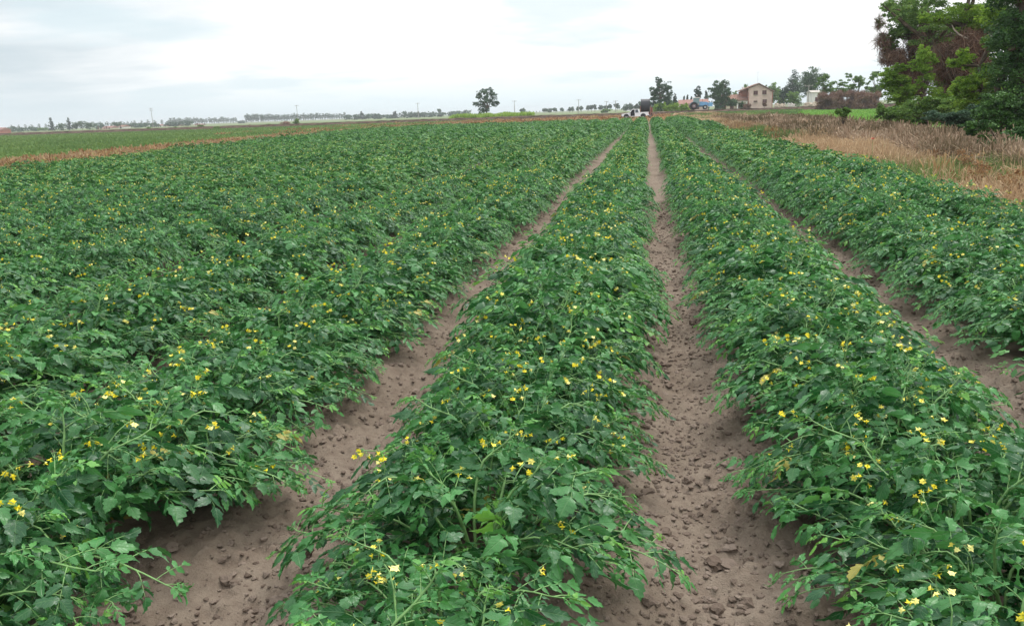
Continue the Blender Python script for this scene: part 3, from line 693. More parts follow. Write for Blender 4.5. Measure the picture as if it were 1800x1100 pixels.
def coneb(w_, h, hb, n=7):
    return [(0, 0, hb+(h-hb)*(k+.4)/n, w_*.5*(1-k/n)**.8+.05*w_, w_*.5*(1-k/n)**.8+.05*w_, (h-hb)/n*.9, 1.0) for k in range(n)]
def crown_at(name, label, cat, x0, x1, ytop, Y, mat, seed, kind='round', group=None, n=None, ls=None, hb=.25, zb=-.12, nb=7, cut=.25, **kw):
    """a tree whose crown spans photo columns x0..x1 and whose top stands at photo row ytop, at distance Y"""
    xc = (x0+x1)/2; X, zt = pt(xc, ytop, Y); w_ = (x1-x0)*px_m(Y)*1.02; h = zt-zb; r = np.random.default_rng(seed)
    b = roundb(w_, h, h*hb, nb, r) if kind == 'round' else coneb(w_, h, h*.08)
    ls = ls or max(.09, Y*.00085); n = n or int(min(9000, 900+2.2*w_*h/(ls*ls)))
    return tree(name, label, cat, X, Y, zb, b, h*.45, max(.06, .022*h), n, ls, mat, seed, group, cut=cut, **kw)

# --- single open tree behind the bank
Y = 236; r_ = np.random.default_rng(4)
def blobs_px(Y, lst, zb=-.12, xc=None, dy=.8):
    out = []
    X0 = pt(xc, 190, Y)[0]
    for (px, py, rx, rz) in lst:
        x, z = pt(px, py, Y); m_ = px_m(Y)
        if Y > 100: out.append((x-X0, r_.uniform(-dy, dy)*rx*m_, z-zb, rx*m_*1.12, rx*m_, rz*m_*1.12, 1.0)); continue
        for q in range(4):
            d_ = unit(r_.normal(0, 1, 3))*r_.uniform(.3, .75); e_ = r_.uniform(.5, .82)
            out.append((x-X0+d_[0]*rx*m_, r_.uniform(-dy, dy)*rx*m_*.6+d_[1]*rx*m_, max(z-zb+d_[2]*rz*m_*1.1, .15), rx*m_*e_, rx*m_*e_, min(rz, rx*.95)*m_*e_*1.15, 1.0))
    return X0, out
X0, b = blobs_px(Y, [(840, 170, 7, 6), (848, 161, 7, 5), (858, 160, 7, 6), (853, 172, 8, 7), (868, 170, 6, 5), (871, 183, 6, 5), (863, 179, 6, 5), (838, 183, 6, 5), (847, 181, 6, 6), (851, 192, 9, 6), (864, 166, 5, 5), (846, 196, 7, 5), (875, 182, 3, 3)], xc=853)
tree('broadleaf_tree', 'lone open-crowned tree standing behind the earth bank left of the truck', 'tree', X0, Y, -.12, b, 3.2, .22, 7000, .17, 'leaf_bluegreen', 5, cut=.36, shell=.6)
# --- tall tree behind the hose reel
X0, b = blobs_px(232, [(1152, 158, 8, 7), (1150, 170, 7, 8), (1160, 146, 6, 8), (1163, 158, 8, 8), (1173, 152, 7, 7), (1176, 162, 6, 6), (1172, 172, 8, 8), (1160, 175, 11, 9), (1152, 184, 9, 7), (1168, 184, 10, 7), (1158, 190, 10, 6), (1155, 141, 3, 4)], xc=1161)
tree('poplar_tree', 'tall loose green tree standing just right of the black hose reel', 'tree', X0, 232, -.12, b, 4, .25, 12000, .17, 'leaf_bluegreen', 6, cut=.25, shell=.55)
crown_at('conifer_tree', 'small pointed conifer right of the tall tree behind the reel', 'conifer', 1181, 1192, 165, 255, 'leaf_conifer', 7, 'cone', n=1500)
crown_at('broadleaf_tree', 'low bushy green tree between the tall tree and the small pointed conifer', 'tree', 1166, 1190, 176, 250, 'leaf_mid', 8, hb=.05)
for k, (a0, a1, t_) in enumerate(((1199, 1206, 170), (1205, 1212, 168), (1211, 1220, 170))):
    crown_at('conifer_tree', ['short dark conifer, leftmost of three behind the low red roof', 'short dark conifer in the middle of three behind the red roof', 'short dark conifer, rightmost of three beside the tractor cab'][k], 'conifer', a0, a1, t_, 285, 'leaf_conifer', 20+k, 'cone', 'dark conifers behind the low red roof', n=1200)
crown_at('pine_tree', 'thin sparse conifer rising behind the tractor cab', 'conifer', 1219, 1236, 150, 290, 'leaf_conifer', 24, 'round', n=1500, nb=6, cut=.5)
crown_at('conifer_tree', 'narrow dark conifer between tractor and broad dark tree', 'conifer', 1236, 1247, 160, 270, 'leaf_conifer', 25, 'cone', n=1300)
X0, b = blobs_px(246, [(1255, 160, 8, 8), (1264, 150, 8, 7), (1275, 152, 7, 8), (1262, 166, 11, 10), (1273, 167, 9, 9), (1258, 178, 12, 9), (1270, 181, 10, 9), (1280, 158, 4, 4)], xc=1264)
tree('broadleaf_tree', 'broad dark green tree left of the farmhouse', 'tree', X0, 246, -.12, b, 3.5, .3, 10000, .19, 'leaf_dark', 26, cut=.15)
for k, (x0_, x1_, t_, mt, lb) in enumerate(((1279, 1303, 159, 'leaf_mid', 'green tree behind the left wing of the farmhouse'), (1298, 1322, 147, 'leaf_mid', 'taller green tree behind the farmhouse roof at left'),
        (1344, 1372, 143, 'leaf_mid', 'green tree behind the right corner of the farmhouse'), (1360, 1382, 152, 'leaf_mid', 'rounded green tree filling the gap right of the farmhouse'))):
    crown_at('broadleaf_tree', lb, 'tree', x0_, x1_, t_, 292+k*3, mt, 30+k, hb=.05, cut=.0)
crown_at('conifer_tree', 'large dark blue-green conifer right of the farmhouse', 'conifer', 1378, 1412, 123, 288, 'leaf_conifer', 40, 'round', hb=.05, nb=16, cut=.12)
crown_at('conifer_tree', 'lower dark conifer beside the green tree right of the farmhouse', 'conifer', 1370, 1390, 150, 280, 'leaf_conifer', 41, 'round', hb=.02, cut=.2)
crown_at('broadleaf_tree', 'big rounded dark green tree behind the utility pole', 'tree', 1402, 1452, 117, 280, 'leaf_dark', 42, hb=.1, nb=16, cut=.0)
crown_at('broadleaf_tree', 'light green tree in front of the dark conifers', 'tree', 1385, 1414, 160, 255, 'leaf_mid', 43, hb=.02, cut=.15)
# garden shrubs in front of the house
def shrub(label, x0_, x1_, t_, Y, mat, seed, group=None, name='shrub', **kw):
    return crown_at(name, label, 'shrub', x0_, x1_, t_, Y, mat, seed, 'round', group, hb=.02, zb=kw.pop('zb', -.12), nb=kw.pop('nb', 6), **kw)
crown_at('garden_tree', 'small dark round-headed tree before the low farmhouse wing', 'tree', 1277, 1301, 174, 246, 'leaf_dark', 50, hb=.5, cut=.05)
shrub('dark bush right of the round-headed tree by the wing', 1299, 1309, 179, 247, 'leaf_dark', 51)
shrub('reddish brown bush at the left corner of the farmhouse front', 1308, 1324, 182, 246, 'leaf_brown', 52)
crown_at('cypress_shrub', 'narrow yellow-green column at the left end of the farmhouse wing', 'shrub', 1268, 1275, 174, 247, 'leaf_mid', 53, 'cone', n=900)
shrub('small grey-green bush left of the farmhouse wing', 1253, 1267, 183, 244, 'leaf_bluegreen', 54)
crown_at('garden_tree', 'tiny brown sapling in front of the lower farmhouse window', 'tree', 1341, 1348, 180, 247, 'leaf_brown', 55, hb=.4, n=400)
for k, (a0, a1, t_, mt) in enumerate(((1147, 1158, 183, 'leaf_bright'), (1155, 1166, 180, 'leaf_mid'), (1163, 1173, 180, 'leaf_bright'), (1171, 1183, 183, 'leaf_bright'), (1181, 1196, 181, 'leaf_bright'), (1194, 1203, 183, 'leaf_bright'), (1201, 1212, 181, 'leaf_bright'))):
    shrub(['yellow-green bush at the left end of the bush line behind the bank', 'darker green bush, second from the left in the bush line', 'yellow-green bush, third from the left in the bush line', 'yellow-green bush in the middle of the bush line', 'widest yellow-green bush, third from the tractor', 'yellow-green bush, second from the tractor', 'yellow-green bush touching the left side of the tractor'][k], a0, a1, t_, 222, mt, 60+k, 'bushes behind the bank left of the tractor', cut=.0)
# reedy green plants round the lone tree
mb = MB(); n = 9000; r = np.random.default_rng(9); xa, xb = pt(790, 205, 228)[0], pt(936, 202, 228)[0]; x = r.uniform(xa, xb, n); y = r.uniform(226, 233, n); hh = (1.2+1.0*vnoise(x*.6, y*.3, 91))*r.uniform(.6, 1.05, n)
blades(mb, x, y, 0*x-.1, hh, np.full(n, .09), .3, r, r.random(n)); tag(mb.build('maize_plants', 'leaf_bright'), 'bright green leafy crop growing behind the bank around the lone tree', 'crop', kind='stuff')
# weedy bushes on the bank
for k, (xc_, w__, t_, mt, lb) in enumerate(((31, 30, 235, 'leaf_mid', 'dark green weed bush at the far left end of the bank'), (8, 14, 238, 'leaf_mid', 'low green weed bush at the left edge of the photo'), (108, 9, 232, 'leaf_mid', 'small green weed on the bank below the two tall conifers'), (163, 7, 229, 'leaf_brown', 'small brown weed on the bank right of the dark tree clump'),
        (261, 11, 224, 'leaf_mid', 'green weed tuft on the bank below the leftmost pole'), (283, 10, 226, 'leaf_mid', 'small green weed tuft just right of the leftmost pole'), (308, 9, 223, 'leaf_mid', 'green weed tuft on the bank below the pale houses'), (353, 13, 220, 'leaf_mid', 'green weed bush on the bank at the right end of the pale houses'), (382, 17, 223, 'leaf_mid', 'dark olive weed bush in front of the bank'),
        (440, 12, 220, 'leaf_brown', 'brown weed clump on the bank before the poplar row'), (472, 10, 218, 'leaf_mid', 'small green weed on the bank under the poplar row'), (503, 22, 214, 'thicket_brown', 'reddish brown bush on the bank beside the round green one'), (521, 13, 208, 'leaf_mid', 'round green bush under the second pole from the left'))):
    Yk = levee_y(pt(xc_, 220, 215)[0])-1.2 if k in (8, 1) else levee_y(pt(xc_, 220, 230)[0])+.6
    shrub(lb, xc_-w__/2, xc_+w__/2, t_, Yk, mt, 80+k, 'weed bushes along the earth bank', n=700, cut=.35, nb=9)
# --- brown leafless hedge with green tops (right middle distance)
def twigmass(mb, blobs, n, ln, wd, r):
    B = np.array(blobs, float); p = B[:, 3]*B[:, 5]; p /= p.sum(); k = r.choice(len(B), n, p=p); d = unit(r.normal(0, 1, (n, 3))); c = B[k, :3]+d*(r.random(n)**.45)[:, None]*B[k, 3:6]
    u = unit(r.normal(0, 1, (n, 3))*np.array([.6, .6, .5])+np.array([0, 0, .75]))*ln*r.uniform(.4, 1, n)[:, None]; w_ = unit(np.cross(u, r.normal(0, 1, (n, 3))))*wd
    bend = r.normal(0, .12, (n, 3))*ln; i = np.arange(n)[:, None]*6
    V = np.stack([c-u-w_, c-u+w_, c+bend+w_, c+bend-w_, c+u+w_*.4, c+u-w_*.4], 1).reshape(-1, 3)
    mb.add(V, np.concatenate([i+np.array([[0, 1, 2, 3]]), i+np.array([[3, 2, 4, 5]])]), np.repeat(r.random(n)**1.6*.9, 6))
for k, (a0, a1, t_, b_, Yk, lb) in enumerate(((1434, 1472, 160, 189, 176, 'reddish brown leafless thicket nearest the utility pole'), (1464, 1512, 157, 189, 170, 'reddish brown leafless thicket in the middle, right of the white house'), (1502, 1556, 158, 190, 160, 'reddish brown leafless thicket beside the tall tree group'))):
    r = np.random.default_rng(110+k); X0 = pt((a0+a1)/2, 180, Yk)[0]; o = empty('bare_thicket', (X0, Yk, -.1), lb, 'thicket', 'leafless brown thickets behind the green field'); bl = []
    for q in range(34):
        px = r.uniform(a0+5, a1-5); py = t_+5+(b_-t_)*r.random()**1.0*.95; x, z = pt(px, py, Yk); m_ = px_m(Yk); bl.append((x-X0, r.uniform(-1, 1), max(z+.1, .5), r.uniform(3.5, 8)*m_, 1.5, r.uniform(3, 6.5)*m_, 1))
    mb = MB(); twigmass(mb, bl, 12000, .55, .014, r); mb.build('twigs', 'thicket_brown', o)
    mb = MB(); leafcloud(mb, bl, 3000, .10, r, cut=.1); mb.build('dead_leaves', 'thicket_brown', o)
    mb = MB()
    for q in range(7):
        x = (r.random()-.5)*(a1-a0)*px_m(Yk)*.8; mb.tube([(x, 0, -.2), (x+r.normal(0, .3), .2, 1.5), (x+r.normal(0, .6), .1, 3.6)], [.05, .04, .015], 4)
    mb.build('trunk', 'bark', o)
for k, (a0, a1, t_, Yk, lb) in enumerate(((1436, 1464, 130, 182, 'light green tree top above the left end of the brown thicket'), (1462, 1490, 142, 178, 'low green tree in the dip above the brown thickets'), (1486, 1530, 108, 172, 'tall feathery green tree above the middle brown thicket'), (1524, 1552, 118, 165, 'feathery green tree between the brown thickets and the tall tree group'))):
    xc = (a0+a1)/2; r = np.random.default_rng(130+k); X, zt = pt(xc, t_, Yk); bl = []
    for q in range(9):
        px = r.uniform(a0+4, a1-4); py = r.uniform(t_+5, 166); x, z = pt(px, py, Yk); m_ = px_m(Yk); bl.append((x-X, r.uniform(-1.5, .5), z+.12, r.uniform(5, 9)*m_, 1.0, r.uniform(4, 7)*m_, 1))
    tree('locust_tree', lb, 'tree', X, Yk, -.12, bl, 3.2, .12, 6500, .12, 'leaf_mid', 131+k, cut=.34)

# --- the tall roadside tree group at right
def tree_px(name, label, Yk, lst, xc, th, tr, n, ls, mat, seed, cut=.25, dy=1.2, bark='bark', cat='tree', **kw):
    global r_
    r_ = np.random.default_rng(seed); X0, b = blobs_px(Yk, lst, xc=xc, dy=dy)
    return tree(name, label, cat, X0, Yk, -.12, b, th, tr, n, ls, mat, seed, bark=bark, cut=cut, **kw)
def addpart_leaf(o, Yk, lst, xc, n, ls, mat, seed, name='crown', cut=.25, dy=1.0, twigs=0):
    global r_
    r_ = np.random.default_rng(seed); X0, b = blobs_px(Yk, lst, xc=xc, dy=dy); r = np.random.default_rng(seed)
    mb = MB(); leafcloud(mb, b, n, ls, r, cut=cut); mb.build(name, mat, o)
    if twigs: mb = MB(); twigmass(mb, b, twigs, .45, .010, r); mb.build('twigs', 'twig_brown', o)
# 1 tall tree at the left end, brown and bare inside, green top
L1 = [(1575, 22, 22, 18), (1600, 5, 30, 18), (1590, 45, 25, 18), (1575, 62, 20, 14), (1568, 85, 12, 12), (1640, 20, 30, 20), (1620, -25, 45, 25), (1660, -20, 45, 25)]
o = tree_px('locust_tree', 'tall tree at the left end of the roadside group with ragged green top', 52, L1, 1625, 5.2, .22, 24000, .060, 'leaf_mid', 201, cut=.32, shell=.55)
addpart_leaf(o, 52, [(1610, 85, 32, 25), (1640, 110, 36, 28), (1600, 120, 26, 20), (1660, 75, 30, 30), (1625, 150, 40, 22), (1670, 130, 36, 30), (1580, 105, 22, 14)], 1625, 20000, .042, 'leaf_brown', 202, 'dead_leaves', twigs=15000, cut=.3)
addpart_leaf(o, 52, [(1552, 70, 12, 10), (1556, 90, 14, 10), (1548, 40, 8, 8)], 1625, 900, .05, 'leaf_mid', 203, 'crown', cut=.4, twigs=700)
# 2 second tall tree, further right, bright boughs
L2 = [(1680, 25, 35, 12), (1720, 15, 40, 14), (1650, 30, 28, 10), (1700, -20, 60, 20), (1725, 45, 30, 12), (1690, 50, 18, 8)]
o = tree_px('locust_tree', 'tall locust with light green boughs beside the dark ivy-covered tree', 44, L2, 1700, 5.0, .2, 19000, .055, 'leaf_locust', 211, cut=.3)
addpart_leaf(o, 44, [(1690, 95, 34, 30), (1660, 110, 28, 26), (1720, 80, 24, 30), (1715, 120, 28, 26), (1680, 140, 36, 18)], 1700, 14000, .04, 'leaf_brown', 212, 'dead_leaves', twigs=13000, cut=.3)
mb = MB()
for k in range(16):
    a = np.array([pt(1700+5*k-30, 170-3*(k % 3), 44)[0], 43.5, pt(1700, 165, 44)[1]])
    px, py = (1640+9*k, 60+35*((k*7) % 5)/5); e = np.array([pt(px, py, 43.5)[0], 43.2+.1*k, pt(px, py, 43.5)[1]])
    q = np.linspace(0, 1, 6)[:, None]; P = a+(e-a)*q+np.sin(q*5+k)*.18; P[:, 0] -= o.location[0]; P[:, 1] -= 44; P[:, 2] += .12
    mb.tube(P, np.linspace(.05, .012, 6), 5)
mb.build('branch', 'bark', o)
mb = MB(); P = [pt(a, b, 42.6) for a, b in ((1704, 68), (1688, 60), (1680, 52), (1676, 44))]; mb.tube([(x-o.location[0], -1.2, z+.12) for x, z in P], [.05, .045, .035, .02], 5)
q_ = mb.build('branch', 'bark_pale', o); q_['label'] = 'pale broken dead branch'
# 3 dark ivy tree at right edge
L3 = [(1790, 20, 50, 40), (1770, 60, 30, 35), (1800, 90, 50, 45), (1775, 120, 26, 30), (1815, 150, 50, 40), (1790, 180, 40, 35), (1830, 40, 60, 50), (1765, 165, 20, 20), (1800, 215, 45, 25), (1785, -30, 55, 30)]
o = tree_px('ivy_clad_tree', 'very dark ivy-covered tree at the right edge', 31, L3, 1800, 4.6, .25, 52000, .045, 'leaf_ivy', 221, cut=.22, shell=.4)
# 4 bright locust boughs in front of ivy
L4 = [(1700, 150, 28, 16), (1725, 135, 26, 14), (1745, 120, 18, 16), (1735, 165, 28, 18), (1705, 180, 26, 14), (1750, 75, 16, 14), (1745, 30, 20, 18), (1690, 97, 14, 11), (1706, 108, 13, 9), (1676, 112, 10, 7), (1760, 45, 12, 18), (1685, 160, 16, 12)]
tree_px('young_locust', 'light green young locust leaning out below the dark ivy-covered tree', 34, L4, 1735, 2.8, .09, 26000, .042, 'leaf_locust', 231, cut=.3)
# 5 shrubs
tree_px('young_locust', 'bright green young locust at the left foot of the tall tree group', 47, [(1572, 128, 16, 12), (1590, 140, 16, 12), (1565, 150, 18, 12), (1598, 160, 16, 12), (1570, 172, 20, 12), (1590, 182, 18, 10), (1585, 118, 12, 6)], 1582, 2.0, .06, 15000, .05, 'leaf_locust', 241, cut=.3)
tree_px('young_locust', 'thin light green young locust between the two bushier ones', 42, [(1622, 122, 15, 8), (1628, 135, 13, 7), (1615, 152, 10, 6), (1622, 92, 13, 11), (1640, 104, 12, 9), (1612, 108, 11, 9), (1650, 160, 16, 9), (1660, 172, 14, 9), (1632, 86, 6, 5)], 1630, 1.9, .045, 9000, .042, 'leaf_locust', 242, cut=.3)
tree_px('shrub', 'olive green shrub below the brown bare branches', 38, [(1625, 185, 28, 12), (1655, 190, 24, 12), (1680, 190, 24, 14), (1600, 195, 20, 10), (1640, 178, 18, 8)], 1645, .8, .04, 12000, .045, 'leaf_mid', 243, cut=.25, cat='shrub')
tree_px('bramble_bush', 'leafy dark green bramble at the foot of the ivy-covered tree', 26, [(1745, 190, 26, 18), (1775, 200, 34, 24), (1740, 225, 20, 12), (1760, 238, 26, 12), (1800, 230, 32, 24), (1720, 205, 16, 12), (1790, 175, 20, 18)], 1765, .9, .04, 26000, .036, 'leaf_ivy', 244, cut=.22, cat='shrub')
tree_px('bramble_bush', 'grey-green bramble in the verge left of the ivy-covered tree', 30, [(1690, 210, 22, 9), (1665, 205, 20, 8), (1710, 195, 20, 10), (1700, 222, 16, 6), (1640, 205, 16, 8)], 1685, .6, .03, 12000, .036, 'leaf_bluegreen', 245, cut=.3, cat='shrub')
tree_px('leafy_sapling', 'small green leafy sapling in front of the bright green field', 40, [(1473, 197, 7, 4), (1482, 199, 8, 5), (1491, 196, 6, 4), (1486, 194, 5, 3)], 1482, .7, .02, 1300, .05, 'leaf_mid', 247, cut=.2)
tree_px('leafy_weed', 'green stemmed weed at the left foot of the tall tree group', 40, [(1548, 200, 9, 8), (1552, 190, 7, 7), (1565, 205, 9, 6), (1575, 197, 8, 5)], 1558, .5, .02, 2600, .045, 'leaf_mid', 249, cut=.25, cat='shrub')
tree_px('locust_tree', 'broad green locust crown filling the gap between brown branches and ivy-covered tree', 48, [(1650, 55, 40, 22), (1690, 40, 40, 22), (1730, 60, 36, 24), (1630, 30, 36, 22), (1745, 20, 40, 30), (1590, 20, 26, 20), (1560, 8, 14, 10)], 1690, 4.5, .18, 22000, .055, 'leaf_mid', 251, cut=.38)
tree_px('young_locust', 'green young locust rising among the brown branches', 45, [(1668, 150, 26, 14), (1690, 135, 20, 12), (1650, 140, 16, 10), (1700, 170, 30, 14), (1675, 178, 30, 12)], 1675, 2.2, .06, 13000, .045, 'leaf_locust', 252, cut=.3)
tree_px('hedge_shrub', 'dense green undergrowth along the foot of the tall tree group', 40, [(1590, 200, 26, 12), (1620, 208, 26, 10), (1650, 205, 26, 12), (1680, 205, 28, 14), (1565, 200, 16, 10), (1700, 190, 26, 18)], 1640, .6, .04, 17000, .045, 'leaf_mid', 253, cut=.28, cat='shrub')
tree_px('bramble_bush', 'dark green bramble spilling into the dry grass under the ivy-covered tree', 23, [(1770, 250, 30, 12), (1800, 245, 34, 16), (1740, 245, 18, 8), (1720, 225, 20, 9)], 1770, .5, .03, 15000, .034, 'leaf_ivy', 254, cut=.25, cat='shrub')
# rusty dock plants and the poppy
for k, (px, py, Yk, lb) in enumerate(((1722, 318, 15.5, 'rusty orange dock plant at the edge of the tomato rows'), (1783, 335, 13.8, 'rusty orange dock plant at the right edge near the tomato rows'), (1705, 262, 19.5, 'orange brown dock plant further back in the dry verge'))):
    r = np.random.default_rng(300+k); X = pt(px, py, Yk)[0]; o = empty('dock_plant', (X, Yk, -.12), lb, 'weed', 'rusty dock plants in the verge'); mb = MB(); lf = MB()
    for q in range(9):
        e = np.array([r.normal(0, .13), r.normal(0, .13), r.uniform(.4, .7)]); mb.tube([(0, 0, 0), e*.5+r.normal(0, .02, 3), e], [.006, .005, .003], 4)
    leafcloud(lf, [(0, 0, .45, .22, .2, .22, 1), (0, 0, .2, .2, .2, .16, 1)], 900, .022, r, cut=.2)
    mb.build('stem', 'twig_brown', o); lf.build('seed_heads', 'rust_weed', o)
X, z = pt(1534, 245, 19.5); o = empty('poppy', (X, 19.5, -.12), 'single red poppy flower in the dry grass verge', 'poppy'); mb = MB(); mb.tube([(0, 0, 0), (.02, 0, .4), (0, 0, z+.12)], .003, 5); mb.build('stem', 'tomato_stem', o)
mb = MB()
for k in range(4):
    a = k*math.pi/2; c, s_ = math.cos(a), math.sin(a); q = [(0, 0, 0), (.03*c-.026*s_, .03*s_+.026*c, .016), (.046*c, .046*s_, .03), (.03*c+.026*s_, .03*s_-.026*c, .016)]; mb.add(np.array(q)+np.array([0, 0, z+.12]), [(0, 1, 2, 3)])
mb.build('petals', 'poppy_red', o)

# ------------------------------------------------------------------ far plain: trees, poplars, houses, poles
def far_tree(name, label, x0_, x1_, t_, Y, mat, seed, kind='round', group=None, **kw):
    return crown_at(name, label, 'tree' if 'onifer' not in label else 'conifer', x0_, x1_, t_, Y, mat, seed, kind, group, n=kw.pop('n', 420), ls=Y*.0010, zb=-.16, **kw)
gA = 'dark trees on the horizon at far left'
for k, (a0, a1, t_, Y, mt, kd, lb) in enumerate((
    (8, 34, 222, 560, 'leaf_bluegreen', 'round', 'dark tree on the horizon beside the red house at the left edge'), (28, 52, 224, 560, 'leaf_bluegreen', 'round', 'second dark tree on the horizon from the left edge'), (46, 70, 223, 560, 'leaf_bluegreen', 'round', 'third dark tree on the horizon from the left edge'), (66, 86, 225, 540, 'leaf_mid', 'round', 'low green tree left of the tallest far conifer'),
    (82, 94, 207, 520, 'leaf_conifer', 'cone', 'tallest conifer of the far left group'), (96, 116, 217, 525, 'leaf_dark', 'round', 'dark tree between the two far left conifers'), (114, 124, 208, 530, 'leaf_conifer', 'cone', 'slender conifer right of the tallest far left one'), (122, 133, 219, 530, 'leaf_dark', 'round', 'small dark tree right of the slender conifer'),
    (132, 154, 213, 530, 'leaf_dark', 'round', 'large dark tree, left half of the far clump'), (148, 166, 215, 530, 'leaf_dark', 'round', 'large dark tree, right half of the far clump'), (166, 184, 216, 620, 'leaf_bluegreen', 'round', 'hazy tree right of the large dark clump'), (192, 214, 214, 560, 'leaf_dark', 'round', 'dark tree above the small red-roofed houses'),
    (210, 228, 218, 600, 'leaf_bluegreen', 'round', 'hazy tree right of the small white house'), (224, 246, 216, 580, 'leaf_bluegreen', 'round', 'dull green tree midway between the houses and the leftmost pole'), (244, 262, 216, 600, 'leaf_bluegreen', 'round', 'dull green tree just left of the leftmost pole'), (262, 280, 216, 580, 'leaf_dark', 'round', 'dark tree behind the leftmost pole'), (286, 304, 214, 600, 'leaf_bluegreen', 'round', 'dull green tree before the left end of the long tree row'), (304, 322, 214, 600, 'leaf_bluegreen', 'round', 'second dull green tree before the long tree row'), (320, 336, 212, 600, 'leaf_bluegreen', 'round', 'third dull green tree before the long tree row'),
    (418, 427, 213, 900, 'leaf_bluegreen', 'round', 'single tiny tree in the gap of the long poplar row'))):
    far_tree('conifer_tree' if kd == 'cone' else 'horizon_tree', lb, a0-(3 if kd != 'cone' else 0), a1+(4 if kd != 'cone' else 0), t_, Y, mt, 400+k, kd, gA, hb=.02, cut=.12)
def poplar_proto():
    out = []
    for k in range(5):
        r = np.random.default_rng(500+k); h = 13.0; bl = [(r.normal(0, .5), r.normal(0, .5), z_, 2.9*s_, 2.9*s_, 2.3, 1) for z_, s_ in ((4.2, .7), (6.5, 1.1), (8.8, 1.1), (11.0, .85))]
        out.append(tree('poplar_tree', 'x', 'poplar', 0, 0, 0, bl, 6, .22, 520, .62, 'leaf_bluegreen', 510+k, bark='bark_pale', cut=.25))
    return out
PP = poplar_proto(); used = [False]*5; rP = random.Random(3)
def poplar(px, ytop, Y, label, group):
    k = rP.randrange(5); X, zt = pt(px, ytop, Y); s_ = (zt+.16)/13.3; o = PP[k]
    if not used[k]: used[k] = True; o.location = (X, Y, -.16); o.scale = (s_, s_, s_); o['label'] = label; o['group'] = group; return o
    return copy_thing(o, label, (X, Y, -.16), rP.random()*6.28, (s_*rP.uniform(.9, 1.15), s_, s_*rP.uniform(.95, 1.04)), group)
for px in np.arange(300, 416, 4.2): poplar(px, 208-.012*(px-306)+rP.uniform(-1.6, 1.6), 1000, 'hazy pale poplar in the long row left of the gap', 'hazy poplars left of the gap')
for px in np.arange(432, 606, 4.2): poplar(px, 201-.009*(px-433)+rP.uniform(-1.6, 1.6), 900, 'pale trunked poplar in the long row right of the gap', 'pale poplars right of the gap')
for px in np.arange(20, 300, 12): poplar(px, 219.5-.034*(px-20)+rP.uniform(-.6, .8), 1300, 'very hazy tree in the farthest line behind the far left houses', 'faint farthest trees behind the left houses')
gB = 'hazy trees on the horizon in the middle'
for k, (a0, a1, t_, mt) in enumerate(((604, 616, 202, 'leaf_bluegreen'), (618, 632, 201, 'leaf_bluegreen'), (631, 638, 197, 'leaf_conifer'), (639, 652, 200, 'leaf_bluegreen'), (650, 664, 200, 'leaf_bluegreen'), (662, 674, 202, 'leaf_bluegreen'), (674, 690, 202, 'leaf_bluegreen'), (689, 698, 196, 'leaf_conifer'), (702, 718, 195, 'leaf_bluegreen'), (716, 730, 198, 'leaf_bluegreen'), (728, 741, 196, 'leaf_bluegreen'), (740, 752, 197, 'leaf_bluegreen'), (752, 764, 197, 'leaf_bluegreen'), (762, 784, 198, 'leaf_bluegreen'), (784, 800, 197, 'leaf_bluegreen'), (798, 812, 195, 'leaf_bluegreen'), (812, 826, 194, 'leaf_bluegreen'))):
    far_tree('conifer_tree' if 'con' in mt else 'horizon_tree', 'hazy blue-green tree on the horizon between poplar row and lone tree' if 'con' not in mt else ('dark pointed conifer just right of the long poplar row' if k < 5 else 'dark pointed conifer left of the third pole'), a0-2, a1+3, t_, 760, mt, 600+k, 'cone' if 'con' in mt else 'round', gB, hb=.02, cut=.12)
far_tree('horizon_tree', 'spindly tree poking above the horizon right of the third pole', 768, 776, 192, 700, 'leaf_bluegreen', 640, hb=.6, cut=.4)
gC = 'trees in a loose line on the horizon left of the truck'
ordn = ['first', 'second', 'third', 'fourth', 'fifth', 'sixth', 'seventh', 'eighth', 'ninth', 'tenth', 'eleventh', 'twelfth', 'thirteenth', 'fourteenth', 'fifteenth', 'sixteenth', 'seventeenth']
for k, (a0, a1, t_) in enumerate(((914, 926, 191), (953, 962, 191), (961, 972, 191), (972, 980, 190), (984, 992, 190), (998, 1004, 189), (1003, 1010, 188), (1012, 1018, 188), (1018, 1026, 187), (1029, 1037, 186), (1036, 1043, 185), (1042, 1049, 184), (1052, 1061, 185), (1062, 1071, 186), (1068, 1076, 183), (1079, 1090, 182))):
    far_tree('horizon_tree', '%s tree counted from the left in the loose line left of the truck' % ordn[k], a0, a1, t_, 640, 'leaf_bluegreen', 660+k, 'round', gC, hb=.3, cut=.2, nb=5)
for k, px in enumerate(np.arange(925, 1010, 6)): poplar(px, 195.5-.03*(px-925)+rP.uniform(-.5, .5), 1100, 'faint distant tree in the low haze line right of the lone tree', 'faint distant trees right of the lone tree')
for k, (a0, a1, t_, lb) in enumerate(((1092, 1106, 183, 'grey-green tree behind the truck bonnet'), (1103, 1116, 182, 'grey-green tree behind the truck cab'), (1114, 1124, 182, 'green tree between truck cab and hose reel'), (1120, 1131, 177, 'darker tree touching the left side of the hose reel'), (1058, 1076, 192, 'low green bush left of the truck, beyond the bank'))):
    far_tree('horizon_tree', lb, a0, a1, t_, 480 if k < 4 else 420, 'leaf_bluegreen' if k < 4 else 'leaf_mid', 690+k, hb=.02, cut=.15)

